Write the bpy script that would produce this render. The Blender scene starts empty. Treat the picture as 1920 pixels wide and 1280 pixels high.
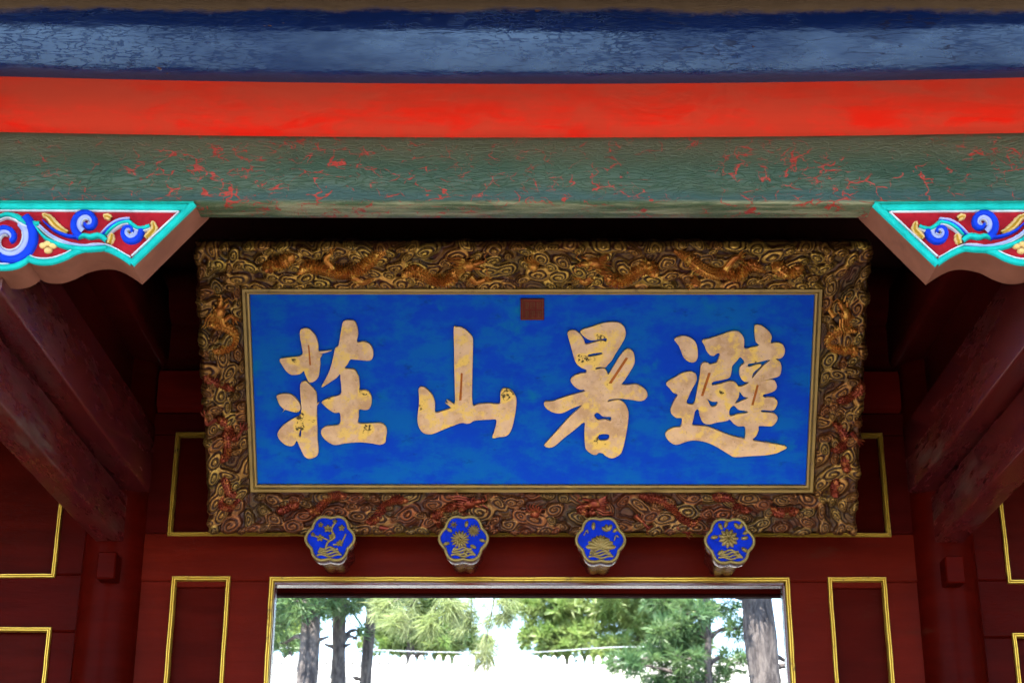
import bpy, math, random
import numpy as np
from mathutils import Vector, Matrix

# ------------------------------------------------------------ camera
scene = bpy.context.scene
F = 3059.0                                   # focal length in pixels of a 1920 wide picture
PITCH = math.radians(21.7)
YAW = math.atan(17.0 * math.cos(PITCH) / F)  # slightly to the left
ROLL = math.radians(0.15)
CAM = np.array([-0.042, 0.0, 1.6])
FW = np.array([-math.sin(YAW) * math.cos(PITCH), math.cos(YAW) * math.cos(PITCH), math.sin(PITCH)])
_r = np.array([math.cos(YAW), math.sin(YAW), 0.0])
_u = np.cross(_r, FW)
RT = _r * math.cos(ROLL) + _u * math.sin(ROLL)
UP = -_r * math.sin(ROLL) + _u * math.cos(ROLL)
cd = bpy.data.cameras.new('camera')
cam = bpy.data.objects.new('camera', cd)
scene.collection.objects.link(cam)
cd.sensor_width = 36.0
cd.lens = 36.0 * F / 1920.0
cd.clip_start = 0.1
cd.clip_end = 2000
cd.dof.use_dof = True
cd.dof.focus_distance = 7.2
cd.dof.aperture_fstop = 5.0
M3 = Matrix(((RT[0], UP[0], -FW[0]), (RT[1], UP[1], -FW[1]), (RT[2], UP[2], -FW[2])))
cam.matrix_world = Matrix.Translation(Vector(CAM)) @ M3.to_4x4()
scene.camera = cam

# ------------------------------------------------------------ sky, sun, exposure
SUN_EL, SUN_AZ = math.radians(60), math.radians(200)    # azimuth clockwise from +Y: behind the viewer, to the left
w = bpy.data.worlds.new('World')
scene.world = w
w.use_nodes = True
nt = w.node_tree
sky = nt.nodes.new('ShaderNodeTexSky')
sky.sky_type = 'NISHITA'
sky.sun_disc = False
sky.sun_elevation = SUN_EL
sky.sun_rotation = SUN_AZ
sky.air_density = 1.0
sky.dust_density = 0.4
bg = nt.nodes['Background']
bg.inputs['Strength'].default_value = 0.15
nt.links.new(sky.outputs['Color'], bg.inputs['Color'])
sl = bpy.data.lights.new('sun', 'SUN')
sl.energy = 5.0
sl.angle = math.radians(0.5)
sl.color = (1.0, 0.95, 0.87)
sun = bpy.data.objects.new('sun', sl)
scene.collection.objects.link(sun)
sd = Vector((math.sin(SUN_AZ) * math.cos(SUN_EL), math.cos(SUN_AZ) * math.cos(SUN_EL), math.sin(SUN_EL)))
sun.rotation_euler = sd.to_track_quat('Z', 'Y').to_euler()
vs = scene.view_settings
vs.view_transform = 'Standard'
vs.look = 'None'
vs.exposure = 3.05
vs.gamma = 1.0
scene.cycles.max_bounces = 5
scene.cycles.diffuse_bounces = 3
scene.cycles.glossy_bounces = 3
scene.cycles.transmission_bounces = 2
scene.cycles.adaptive_threshold = 0.03

rng = random.Random(7)
nrg = np.random.default_rng(11)


# ------------------------------------------------------------ helpers
def ray(px, py):
    return FW * F + RT * (px - 960.0) + UP * (640.0 - py)


def at(px, py, Y):
    d = ray(px, py)
    return CAM + d * (Y / d[1])


def on_plane(px, py, o, n):
    d = ray(px, py)
    return CAM + d * (np.dot(o - CAM, n) / np.dot(d, n))


def tag(o, label=None, cat=None, group=None, kind=None):
    if label: o['label'] = label
    if cat: o['category'] = cat
    if group: o['group'] = group
    if kind: o['kind'] = kind
    return o


def empty(name, loc, rot=(0, 0, 0)):
    o = bpy.data.objects.new(name, None)
    o.location = loc
    o.rotation_euler = rot
    o.empty_display_size = 0.2
    scene.collection.objects.link(o)
    return o


def link(name, me, mat, parent=None, local=False):
    """one mesh object; mesh points are in world space unless local"""
    o = bpy.data.objects.new(name, me)
    if mat is not None and len(me.materials) == 0:
        me.materials.append(mat)
    scene.collection.objects.link(o)
    if parent is not None:
        o.parent = parent
        if not local and parent.type == 'EMPTY':
            o.matrix_parent_inverse = Matrix.Translation(-Vector(parent.location))
    return o


class MB:
    def __init__(s):
        s.v, s.f = [], []

    def add(s, v, f):
        b = len(s.v)
        s.v += [tuple(float(c) for c in p) for p in v]
        s.f += [tuple(b + i for i in q) for q in f]
        return s

    def box(s, x0, x1, y0, y1, z0, z1, bev=0.0):
        if bev <= 0:
            v = [(x, y, z) for x in (x0, x1) for y in (y0, y1) for z in (z0, z1)]
            f = [(0, 1, 3, 2), (4, 6, 7, 5), (0, 4, 5, 1), (2, 3, 7, 6), (0, 2, 6, 4), (1, 5, 7, 3)]
            return s.add(v, f)
        X, Y, Z = ((x0, x1), (y0, y1), (z0, z1))
        v, idx = [], {}
        for i in (0, 1):
            for j in (0, 1):
                for k in (0, 1):
                    sx, sy, sz = (1, -1)[i] * bev, (1, -1)[j] * bev, (1, -1)[k] * bev
                    for a, d in enumerate(((0, sy, sz), (sx, 0, sz), (sx, sy, 0))):
                        idx[i, j, k, a] = len(v)
                        v.append((X[i] + d[0], Y[j] + d[1], Z[k] + d[2]))
        f = []
        for i in (0, 1):
            f.append([idx[i, 0, 0, 0], idx[i, 1, 0, 0], idx[i, 1, 1, 0], idx[i, 0, 1, 0]])
            f.append([idx[0, i, 0, 1], idx[1, i, 0, 1], idx[1, i, 1, 1], idx[0, i, 1, 1]])
            f.append([idx[0, 0, i, 2], idx[1, 0, i, 2], idx[1, 1, i, 2], idx[0, 1, i, 2]])
            for j in (0, 1):
                f.append([idx[i, j, 0, 0], idx[i, j, 1, 0], idx[i, j, 1, 1], idx[i, j, 0, 1]])
                f.append([idx[i, 0, j, 0], idx[i, 1, j, 0], idx[i, 1, j, 2], idx[i, 0, j, 2]])
                f.append([idx[0, i, j, 1], idx[1, i, j, 1], idx[1, i, j, 2], idx[0, i, j, 2]])
                for k in (0, 1):
                    f.append([idx[i, j, k, a] for a in (0, 1, 2)])
        return s.add(v, f)

    def sweep(s, rings, closed=True, caps=True, loop=False):
        """rings: list of equal-length point lists"""
        n = len(rings[0])
        v = [p for r in rings for p in r]
        f = []
        m = len(rings)
        for i in range(m if loop else m - 1):
            i2 = (i + 1) % m
            for j in range(n if closed else n - 1):
                k = (j + 1) % n
                f.append((i * n + j, i * n + k, i2 * n + k, i2 * n + j))
        if caps and closed and not loop:
            f.append(tuple(range(n))[::-1])
            f.append(tuple((m - 1) * n + j for j in range(n)))
        return s.add(v, f)

    def tube(s, pts, radii, n=8, wob=None, caps=True):
        P = np.array(pts, float)
        m = len(P)
        if np.isscalar(radii): radii = [radii] * m
        T = np.gradient(P, axis=0)
        T /= np.linalg.norm(T, axis=1)[:, None] + 1e-12
        ref = np.array([0, 0, 1.0]) if abs(T[0][2]) < .9 else np.array([0, 1.0, 0])
        nv = ref - T[0] * np.dot(ref, T[0])
        nv /= np.linalg.norm(nv)
        rings = []
        for i in range(m):
            nv = nv - T[i] * np.dot(nv, T[i])
            nv /= np.linalg.norm(nv) + 1e-12
            b = np.cross(T[i], nv)
            ring = []
            for j in range(n):
                a = 2 * math.pi * j / n
                r = radii[i] * (wob(i, j) if wob else 1.0)
                ring.append(P[i] + r * (math.cos(a) * nv + math.sin(a) * b))
            rings.append(ring)
        return s.sweep(rings, caps=caps)

    def ellipsoid(s, c, ax, nu=8, nw=5):
        """ax: three axis vectors"""
        c = np.array(c, float)
        ax = [np.array(a, float) for a in ax]
        rings = []
        for i in range(nw + 1):
            t = math.pi * (0.02 + 0.96 * i / nw)
            rings.append([c + ax[2] * math.cos(t) + math.sin(t) * (ax[0] * math.cos(2 * math.pi * j / nu) + ax[1] * math.sin(2 * math.pi * j / nu)) for j in range(nu)])
        return s.sweep(rings)

    def mesh(s, name, smooth=None):
        me = bpy.data.meshes.new(name)
        me.from_pydata(s.v, [], s.f)
        import bmesh
        bm = bmesh.new()
        bm.from_mesh(me)
        bmesh.ops.recalc_face_normals(bm, faces=bm.faces)
        bm.to_mesh(me)
        bm.free()
        if smooth is not None:
            me.polygons.foreach_set('use_smooth', [True] * len(me.polygons))
            if smooth < 180:
                me.set_sharp_from_angle(angle=math.radians(smooth))
        me.update()
        return me

    def build(s, name, mat, parent=None, smooth=None, local=False):
        return link(name, s.mesh(name, smooth), mat, parent, local)


def crom(pts, k=6, closed=False):
    """Catmull-Rom resample"""
    P = np.array(pts, float)
    n = len(P)
    out = []
    for i in range(n if closed else n - 1):
        if closed:
            a, b, c, d = P[(i - 1) % n], P[i], P[(i + 1) % n], P[(i + 2) % n]
        else:
            a, b, c, d = P[max(i - 1, 0)], P[i], P[i + 1], P[min(i + 2, n - 1)]
        for j in range(k):
            t = j / k
            out.append(.5 * (2 * b + (c - a) * t + (2 * a - 5 * b + 4 * c - d) * t * t + (3 * b - a - 3 * c + d) * t ** 3))
    if not closed: out.append(P[-1])
    return np.array(out)


def fill_mesh(name, loops, depth, bevel=0.0, res=1):
    """filled 2D outline (even-odd), from z = 0 to z = depth"""
    c = bpy.data.curves.new(name, 'CURVE')
    c.dimensions = '2D'
    c.fill_mode = 'BOTH'
    c.extrude = depth / 2 - bevel
    c.bevel_depth = bevel
    c.bevel_resolution = res
    for L in loops:
        sp = c.splines.new('POLY')
        sp.points.add(len(L) - 1)
        for i, p in enumerate(L):
            sp.points[i].co = (p[0], p[1], 0, 1)
        sp.use_cyclic_u = True
    o = bpy.data.objects.new(name, c)
    scene.collection.objects.link(o)
    dg = bpy.context.evaluated_depsgraph_get()
    me = bpy.data.meshes.new_from_object(o.evaluated_get(dg))
    bpy.data.objects.remove(o)
    bpy.data.curves.remove(c)
    me.name = name
    co = np.empty(len(me.vertices) * 3)
    me.vertices.foreach_get('co', co)
    co[2::3] += depth / 2
    me.vertices.foreach_set('co', co)
    me.update()
    return me


# ------------------------------------------------------------ materials
class NT:
    def __init__(s, name):
        s.m = bpy.data.materials.new(name)
        s.m.use_nodes = True
        s.t = s.m.node_tree
        s.b = s.t.nodes['Principled BSDF']
        s.co = s.t.nodes.new('ShaderNodeTexCoord').outputs['Object']

    def n(s, ty, **kw):
        nd = s.t.nodes.new(ty)
        for k, v in kw.items(): setattr(nd, k, v)
        return nd

    def l(s, a, b):
        s.t.links.new(a, b)

    def put(s, sock, v):
        if isinstance(v, bpy.types.NodeSocket): s.l(v, sock)
        elif isinstance(v, tuple) and len(v) == 3: sock.default_value = (*v, 1)
        else: sock.default_value = v

    def mapv(s, scale=(1, 1, 1), loc=(0, 0, 0), src=None):
        m = s.n('ShaderNodeMapping')
        m.inputs['Scale'].default_value = scale
        m.inputs['Location'].default_value = loc
        s.l(src or s.co, m.inputs['Vector'])
        return m.outputs[0]

    def noise(s, scale, detail=4, rough=.55, vec=None, dist=0.0):
        nd = s.n('ShaderNodeTexNoise')
        nd.inputs['Scale'].default_value = scale
        nd.inputs['Detail'].default_value = detail
        nd.inputs['Roughness'].default_value = rough
        nd.inputs['Distortion'].default_value = dist
        s.l(vec or s.co, nd.inputs['Vector'])
        return nd.outputs['Fac']

    def voro(s, scale, vec=None, feature='DISTANCE_TO_EDGE', rnd=1.0):
        nd = s.n('ShaderNodeTexVoronoi', feature=feature)
        nd.inputs['Scale'].default_value = scale
        nd.inputs['Randomness'].default_value = rnd
        s.l(vec or s.co, nd.inputs['Vector'])
        return nd.outputs['Color' if feature == 'F1C' else 'Distance']

    def warp(s, vec, scale, amt):
        nz = s.n('ShaderNodeTexNoise')
        nz.inputs['Scale'].default_value = scale
        nz.inputs['Detail'].default_value = 3
        s.l(vec, nz.inputs['Vector'])
        m = s.n('ShaderNodeVectorMath', operation='SCALE')
        s.l(nz.outputs['Color'], m.inputs[0])
        m.inputs['Scale'].default_value = amt
        a = s.n('ShaderNodeVectorMath', operation='ADD')
        s.l(vec, a.inputs[0])
        s.l(m.outputs[0], a.inputs[1])
        return a.outputs[0]

    def ramp(s, v, lo, hi, a=0.0, b=1.0):
        r = s.n('ShaderNodeMapRange', interpolation_type='SMOOTHSTEP')
        s.l(v, r.inputs['Value'])
        for i, x in zip(('From Min', 'From Max', 'To Min', 'To Max'), (lo, hi, a, b)):
            r.inputs[i].default_value = x
        return r.outputs[0]

    def math(s, op, a, b=0.0):
        m = s.n('ShaderNodeMath', operation=op)
        s.put(m.inputs[0], a)
        s.put(m.inputs[1], b)
        return m.outputs[0]

    def mix(s, fac, a, b):
        m = s.n('ShaderNodeMix', data_type='RGBA')
        s.put(m.inputs['Factor'], fac)
        s.put(m.inputs['A'], a)
        s.put(m.inputs['B'], b)
        return m.outputs['Result']

    def sep(s, ax):
        x = s.n('ShaderNodeSeparateXYZ')
        s.l(s.co, x.inputs[0])
        return x.outputs[ax]

    def attr(s, name, what='Color'):
        a = s.n('ShaderNodeAttribute', attribute_name=name)
        return a.outputs[what]

    def out(s, col, rough=.5, metal=0.0, bump=None, bstr=.3, bdist=.004, spec=None, coat=None):
        s.put(s.b.inputs['Base Color'], col)
        s.put(s.b.inputs['Roughness'], rough)
        s.put(s.b.inputs['Metallic'], metal)
        if spec is not None: s.b.inputs['Specular IOR Level'].default_value = spec
        if coat is not None:
            s.b.inputs['Coat Weight'].default_value = coat[0]
            s.b.inputs['Coat Roughness'].default_value = coat[1]
        if bump is not None:
            bp = s.n('ShaderNodeBump')
            bp.inputs['Strength'].default_value = bstr
            bp.inputs['Distance'].default_value = bdist
            s.l(bump, bp.inputs['Height'])
            s.l(bp.outputs[0], s.b.inputs['Normal'])
        return s.m


def mat_maroon(name, col, rough=.3, crack=.5, spec=.012):
    a = NT(name)
    big = a.noise(1.7, 5)
    c = a.mix(a.ramp(big, .3, .7), tuple(x * .8 for x in col), tuple(x * 1.2 for x in col))
    c = a.mix(a.ramp(a.noise(5, 5, .65, a.mapv((.35, 1, 3.0))), .35, .70, 0, .55), c, tuple(x * .55 for x in col))
    c = a.mix(a.ramp(a.noise(11, 5, .7, a.mapv((.25, 1, 4.0), (5, 0, 2))), .66, .74, 0, .35), c, tuple(x * 1.5 + .004 for x in col))
    grain = a.noise(14, 2, .6, a.mapv((1, 1, 9)))
    fine = a.noise(60, 2, .6, a.mapv((.35, 1, 2.2)))
    dust = a.ramp(a.noise(3.3, 5, .68, a.mapv((.8, 1, 2.6))), .60, .80, 0, .40)
    c = a.mix(dust, c, (.036, .012, .007))
    ck = a.voro(26, a.warp(a.mapv((.35, 1, 1.6)), 6, .25))
    ckm = a.math('MULTIPLY', a.ramp(ck, 0, .035, 1, 0), a.ramp(a.noise(2.1, 3), .52, .66))
    h = a.math('SUBTRACT', a.math('ADD', a.math('MULTIPLY', grain, .5), a.math('MULTIPLY', fine, .6)), a.math('MULTIPLY', ckm, crack))
    r = a.math('ADD', a.math('MULTIPLY', dust, .5), a.math('ADD', a.math('MULTIPLY', fine, .14), rough - .07))
    return a.out(c, r, bump=h, bstr=.28, bdist=.004, spec=spec)


M = {}
M['maroon'] = mat_maroon('maroon lacquer', (.062, .0043, .0021))
M['maroon_deep'] = mat_maroon('deep maroon column lacquer', (.034, .0013, .0006))
M['maroon_gloss'] = mat_maroon('glossy maroon lacquer', (.060, .0040, .0030), .24, .3, .5)
M['maroon_dark'] = mat_maroon('dark maroon lacquer', (.034, .0022, .0018))
M['wine'] = mat_maroon('wine red panel lacquer', (.035, .0020, .0010))
M['redbeam'] = mat_maroon('old red beam paint', (.075, .0036, .0024), .4, .8)


def mat_sidebeam():
    a = NT('stained side beam paint')
    big = a.noise(2.2, 5)
    c = a.mix(a.ramp(big, .35, .65), (.050, .0050, .0068), (.066, .0060, .0052))
    st = a.ramp(a.noise(9, 7, .76, a.mapv((1, .16, 1.0))), .47, .62)
    patch = a.ramp(a.noise(3.0, 3, .5, a.mapv((1, .22, 1.3), (3, 1.4, 0))), .46, .66)
    st = a.math('MULTIPLY', st, patch)
    c = a.mix(a.math('MULTIPLY', st, .50), c, (.070, .046, .028))
    flake = a.ramp(a.voro(30, a.warp(a.mapv((1, .5, 1)), 9, .2)), 0, .05, 1, 0)
    h = a.math('ADD', a.math('MULTIPLY', st, .35), a.math('MULTIPLY', a.noise(40, 3), .4))
    h = a.math('SUBTRACT', h, a.math('MULTIPLY', flake, a.math('MULTIPLY', patch, .35)))
    return a.out(c, a.math('ADD', .27, a.math('MULTIPLY', st, .5)), bump=h, bstr=.35, bdist=.005, spec=.32)


M['sidebeam'] = mat_sidebeam()


def mat_purlin():
    a = NT('crazed blue purlin paint')
    v = a.warp(a.mapv((.26, 1, 1.7)), 13, .13)
    e1 = a.voro(17, v)
    e2 = a.voro(48, a.warp(a.mapv((.30, 1, 1.6), (3, 0, 0)), 30, .07))
    msk = a.ramp(a.noise(2.6, 4, .6, a.mapv((.7, 1, 1))), .36, .56)
    wv = a.math('MULTIPLY', a.ramp(a.noise(16, 4), .40, .72), .05)
    c1 = a.math('MULTIPLY', a.math('LESS_THAN', e1, wv), a.ramp(a.noise(3.4, 4), .50, .62, 0, .75))
    c2 = a.math('MULTIPLY', a.math('LESS_THAN', e2, a.math('MULTIPLY', a.ramp(a.noise(19, 4, .6), .36, .62), .10)), msk)
    base = a.mix(a.noise(5, 5), (.002, .007, .040), (.004, .014, .070))
    chip = a.ramp(a.noise(8, 5, .55, a.mapv((.55, 1, 1.3))), .725, .735)
    col = a.mix(a.math('MULTIPLY', c1, .8), base, (.012, .010, .018))
    col = a.mix(chip, col, (.075, .034, .020))
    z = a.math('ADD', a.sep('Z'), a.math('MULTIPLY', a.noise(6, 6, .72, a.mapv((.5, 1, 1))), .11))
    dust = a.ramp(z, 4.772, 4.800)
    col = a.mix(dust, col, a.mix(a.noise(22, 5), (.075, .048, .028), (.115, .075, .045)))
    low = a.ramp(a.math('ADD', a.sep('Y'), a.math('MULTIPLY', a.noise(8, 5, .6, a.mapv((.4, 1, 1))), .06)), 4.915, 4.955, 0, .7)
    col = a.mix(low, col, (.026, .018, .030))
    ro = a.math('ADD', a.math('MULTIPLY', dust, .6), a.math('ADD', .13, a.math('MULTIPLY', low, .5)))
    h = a.math('ADD', a.math('MULTIPLY', a.noise(26, 5, .6, a.mapv((.35, 1, 1.3))), .55), a.math('MULTIPLY', a.noise(6, 4, .5, a.mapv((.35, 1, 1.2))), 1.0))
    h = a.math('SUBTRACT', h, a.math('ADD', a.math('MULTIPLY', c1, .8), a.math('MULTIPLY', c2, .45)))
    h = a.math('SUBTRACT', h, chip)
    m = a.out(col, ro, bump=h, bstr=.55, bdist=.008, spec=1.0)
    crk = a.math('MAXIMUM', a.math('MAXIMUM', c1, chip), a.math('MULTIPLY', c2, .6))
    gl = a.math('SUBTRACT', 1.0, a.math('MAXIMUM', a.math('MAXIMUM', dust, low), crk))
    gl = a.math('MULTIPLY', gl, a.ramp(a.noise(3.2, 5, .65, a.mapv((.45, 1, 1.6))), .34, .66, .30, .95))
    a.put(a.b.inputs['Specular IOR Level'], gl)
    a.b.inputs['IOR'].default_value = 1.65
    a.b.inputs['Specular Tint'].default_value = (.38, .64, 1.0, 1)  # blue of the reflected sky is put into the gloss colour
    return m


def mat_redboard():
    a = NT('vermilion board paint')
    n1 = a.noise(4.2, 6, .70, a.warp(a.mapv((.6, 1, 1.5)), 6, .16))
    n2 = a.noise(30, 5, .65, a.mapv((.10, 1, 1.8)))
    chalk = a.ramp(n1, .40, .58)
    c = a.mix(chalk, (.53, .009, .0020), (.40, .026, .0105))
    c = a.mix(a.ramp(n2, .46, .70, 0, .6), c, (.38, .022, .009))
    c = a.mix(a.ramp(a.noise(7, 5, .65, a.warp(a.mapv((1.6, 1, .5)), 6, .15)), .60, .70, 0, .6), c, (.46, .010, .003))
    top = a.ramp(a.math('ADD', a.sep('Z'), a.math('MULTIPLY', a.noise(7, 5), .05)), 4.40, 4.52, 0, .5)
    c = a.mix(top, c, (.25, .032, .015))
    return a.out(c, a.math('ADD', .42, a.math('MULTIPLY', chalk, .25)), bump=n2, bstr=.08, bdist=.003, spec=.12)


def mat_greenbeam():
    a = NT('cracked green beam paint')
    big = a.noise(3.2, 6, .6, a.mapv((.6, 1, 1.2)))
    c = a.mix(a.ramp(big, .35, .65), (.007, .029, .017), (.021, .042, .025))
    zz = a.math('ADD', a.sep('Z'), a.math('MULTIPLY', a.noise(5, 6, .65, a.mapv((.6, 1, .8))), .10))
    c = a.mix(a.ramp(zz, 4.20, 4.33, 0, .8), c, (.058, .052, .030))
    c = a.mix(a.ramp(zz, 4.165, 4.13, 0, .55), c, (.010, .042, .052))  # bluish sky sheen painted into the lower rounding
    strk = a.ramp(a.noise(5, 5, .6, a.mapv((2.2, 1, .4))), .60, .72, 0, .4)
    c = a.mix(strk, c, (.012, .022, .014))
    und = a.ramp(a.sep('Z'), 4.075, 4.064)
    c = a.mix(und, c, a.mix(a.ramp(a.noise(24, 5, .65, a.mapv((.12, 1, 1))), .42, .66), (.030, .050, .022), (.17, .17, .10)))
    v = a.warp(a.mapv((.62, 1, .95)), 11, .12)
    v2 = a.warp(a.mapv((.5, 1, 1.0), (1.7, 0, 0)), 13, .08)
    off = a.math('ABSOLUTE', a.math('ADD', a.sep('X'), .05))
    m1 = a.math('MULTIPLY', a.ramp(a.noise(2.3, 3, .5, a.mapv((1, 1, 1.6), (.62, 0, .3))), .36, .54), a.ramp(off, .02, .6, .45, 1))
    m2 = a.ramp(a.noise(4.6, 3), .40, .55)
    w_ = a.math('MULTIPLY', a.ramp(a.noise(20, 4, .6), .44, .68), .050)
    e = a.math('LESS_THAN', a.voro(17, v), a.math('MULTIPLY', w_, m1))
    e2 = a.math('LESS_THAN', a.voro(38, v2), a.math('MULTIPLY', w_, a.math('MULTIPLY', m1, m2)))
    chips = a.ramp(a.noise(11, 4, .5, a.mapv((.7, 1, 1.2), (.4, 0, .1))), .715, .722)
    red = a.math('MAXIMUM', a.math('MAXIMUM', e, e2), a.math('MULTIPLY', chips, m1))
    red2 = a.math('MULTIPLY', und, a.ramp(a.noise(15, 4, .6, a.mapv((.9, .5, 1), (0, 2, 0))), .635, .65))
    red = a.math('MAXIMUM', red, red2)
    c = a.mix(red, c, a.mix(a.noise(12), (.30, .014, .009), (.11, .020, .012)))
    fine = a.voro(62, a.warp(a.mapv((.30, 1, 1.5)), 15, .10))
    h = a.math('ADD', a.math('MULTIPLY', a.ramp(fine, 0, .12), .7), a.math('MULTIPLY', a.noise(38, 5, .6, a.mapv((.4, 1, 1))), .6))
    h = a.math('SUBTRACT', h, a.math('MULTIPLY', red, .8))
    return a.out(c, a.math('ADD', .30, a.math('MULTIPLY', a.noise(11, 5), .25)), bump=h, bstr=.5, bdist=.006, spec=.25)


M['purlin'] = mat_purlin()
M['redboard'] = mat_redboard()
M['green'] = mat_greenbeam()


def mat_gold(name, a_, b_, rough=.35, metal=.75, dark=(.10, .05, .015)):
    a = NT(name)
    c = a.mix(a.noise(9, 5), a_, b_)
    wr = a.ramp(a.noise(23, 6, .65), .56, .72, 0, .8)
    c = a.mix(wr, c, dark)
    h = a.noise(55, 4)
    return a.out(c, a.math('ADD', rough, a.math('MULTIPLY', wr, .3)), a.math('SUBTRACT', metal, a.math('MULTIPLY', wr, metal * .7)), bump=h, bstr=.25, bdist=.003)


M['gold'] = mat_gold('gold leaf moulding', (.36, .21, .020), (.50, .32, .05))
M['dullgold'] = mat_gold('dull gold fillet', (.13, .075, .018), (.24, .15, .034), .42, .5)
M['relief'] = mat_gold('olive gold relief', (.115, .075, .016), (.19, .13, .032), .45, .4, (.05, .03, .01))


def mat_panel_blue():
    a = NT('azurite blue panel')
    n1 = a.noise(4.6, 7, .70, a.mapv((.8, 1.25, 1)))
    n2 = a.noise(10, 6, .68, a.mapv((.55, 1.3, 1)))
    c = a.mix(a.ramp(n1, .40, .62), (.000, .036, .375), (.000, .080, .330))
    c = a.mix(a.ramp(n2, .54, .74, 0, .6), c, (.000, .024, .33))
    c = a.mix(a.ramp(a.noise(5.2, 5, .6, a.mapv((1, 1, 1), (4, 2, 0))), .58, .74, 0, .7), c, (.000, .125, .25))
    c = a.mix(a.ramp(a.noise(13, 6, .72, a.mapv((.6, 1.2, 1))), .56, .74, 0, .7), c, (.000, .022, .15))
    c = a.mix(a.ramp(a.noise(60, 4, .7), .70, .80, 0, .35), c, (.02, .15, .24))
    h = a.noise(70, 5, .6, a.mapv((.5, 1.2, 1)))
    return a.out(c, .7, bump=h, bstr=.15, bdist=.003, spec=.08)


M['panel_blue'] = mat_panel_blue()


def mat_char():
    a = NT('worn pale gold characters')
    n1 = a.noise(10, 6, .62)
    c = a.mix(a.ramp(n1, .38, .62), (.42, .245, .125), (.58, .37, .215))
    c = a.mix(a.ramp(a.noise(24, 6, .65), .46, .66, 0, .7), c, (.52, .335, .22))
    sp = a.noise(7.5, 3, .5, a.mapv((1, 1, 1), (2.3, .4, 0)))
    yel = a.ramp(sp, .575, .63)
    yel2 = a.ramp(a.noise(19, 6, .72), .50, .62, 0, .85)
    c = a.mix(a.math('MULTIPLY', a.math('MAXIMUM', yel, yel2), .9), c, (.64, .41, .085))
    dk = a.math('MULTIPLY', a.ramp(sp, .645, .67), a.ramp(a.noise(58, 5, .6), .47, .55))
    c = a.mix(dk, c, (.05, .035, .014))
    c = a.mix(a.ramp(a.noise(34, 6, .75), .56, .74, 0, .55), c, (.20, .115, .055))
    c = a.mix(a.ramp(a.noise(85, 4, .7), .60, .72, 0, .6), c, (.11, .065, .035))
    h = a.noise(50, 5, .6)
    return a.out(c, .5, a.math('MULTIPLY', yel, .2), bump=h, bstr=.25, bdist=.003, spec=.15)


M['char'] = mat_char()
M['char_edge'] = mat_gold('gilded character edge', (.46, .28, .055), (.58, .38, .10), .4, .3)


def mat_carve(name, red):
    """carved, lacquered and gilded cloud ground: attribute r = gilding drawn along the cloud bands, g = tone of a cloud"""
    a = NT(name)
    sp = a.n('ShaderNodeSeparateColor')
    a.l(a.attr('carve'), sp.inputs[0])
    gil, tone = sp.outputs[0], sp.outputs[1]
    wear = a.noise(19, 6, .68)
    lac = a.mix(tone, (.012, .005, .002), (.034, .007, .004))
    g1 = a.mix(tone, (.50, .31, .06), (.36, .155, .035))
    g1 = a.mix(red, g1, a.mix(tone, (.17, .10, .034), (.15, .026, .013)))  # dull red: tarnished gilding, with the rail's shade also put into the colour
    f = a.math('MULTIPLY', gil, a.ramp(wear, .28, .52, .2, 1.0))
    c = a.mix(f, lac, g1)
    c = a.mix(a.ramp(a.noise(7, 5, .6), .58, .76, 0, .45), c, (.040, .032, .020))
    return a.out(c, .36, a.math('MULTIPLY', f, .85), bump=a.noise(90, 2), bstr=.2, bdist=.002, spec=.15)


M['carve_top'] = mat_carve('gilded cloud carving', .0)
M['carve_side'] = mat_carve('half worn and shaded cloud carving', .55)
M['carve_low'] = mat_carve('red worn and shaded cloud carving', .85)  # wear and the upward-facing board's shade both painted in


def mat_dragon(name, c1, c2, c3):
    a = NT(name)
    c = a.mix(a.ramp(a.noise(11, 5, .6), .4, .62), c1, c2)
    c = a.mix(a.ramp(a.noise(31, 5, .65), .5, .68), c, c3)
    return a.out(c, .33, .55, spec=.2, bump=a.noise(80, 3), bstr=.2, bdist=.002)


M['dragon_gold'] = mat_dragon('copper gold dragon', (.26, .075, .014), (.38, .145, .024), (.58, .31, .055))
M['dragon_red'] = mat_dragon('red worn dragon', (.10, .013, .007), (.15, .026, .010), (.26, .080, .020))


def mat_flat(name, c, rough=.5, var=.15, ns=18):
    a = NT(name)
    n = a.noise(ns, 5, .6)
    cc = a.mix(a.ramp(n, .3, .7), tuple(x * (1 - var) for x in c), tuple(min(1, x * (1 + var)) for x in c))
    cc = a.mix(a.ramp(a.noise(ns * 1.7, 6, .7), .56, .78, 0, .45), cc, tuple(x * .45 for x in c))
    return a.out(cc, rough + .2, bump=a.noise(60, 2), bstr=.15, bdist=.003, spec=.06)


M['turq'] = mat_flat('turquoise paint', (.006, .30, .28), .5)
M['turq_dark'] = mat_flat('deep turquoise paint', (.004, .19, .16), .5)
M['white'] = mat_flat('white line paint', (.44, .47, .53), .5)
M['lav'] = mat_flat('pale lavender paint', (.235, .265, .50), .5)
M['blue'] = mat_flat('ultramarine paint', (.004, .030, .40), .5)
M['crimson'] = mat_flat('crimson ground paint', (.225, .006, .013), .5, .2)
M['cream'] = mat_flat('cream leaf paint', (.52, .35, .14), .5)
M['ochre'] = mat_flat('ochre leaf paint', (.28, .155, .012), .45)
M['brown'] = mat_flat('salmon brown underside paint', (.155, .058, .036), .5, .12, 7)
M['pegblue'] = mat_flat('bright peg blue', (.001, .014, .27), .5, .2)
M['seal'] = mat_flat('dark red seal', (.10, .014, .010), .5)
M['sealline'] = mat_flat('brown seal strokes', (.10, .036, .018), .5)
M['orange'] = mat_flat('orange strip', (.30, .085, .018), .5)
M['roofdark'] = mat_flat('dark roof timber', (.025, .005, .004), .6)


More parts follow.
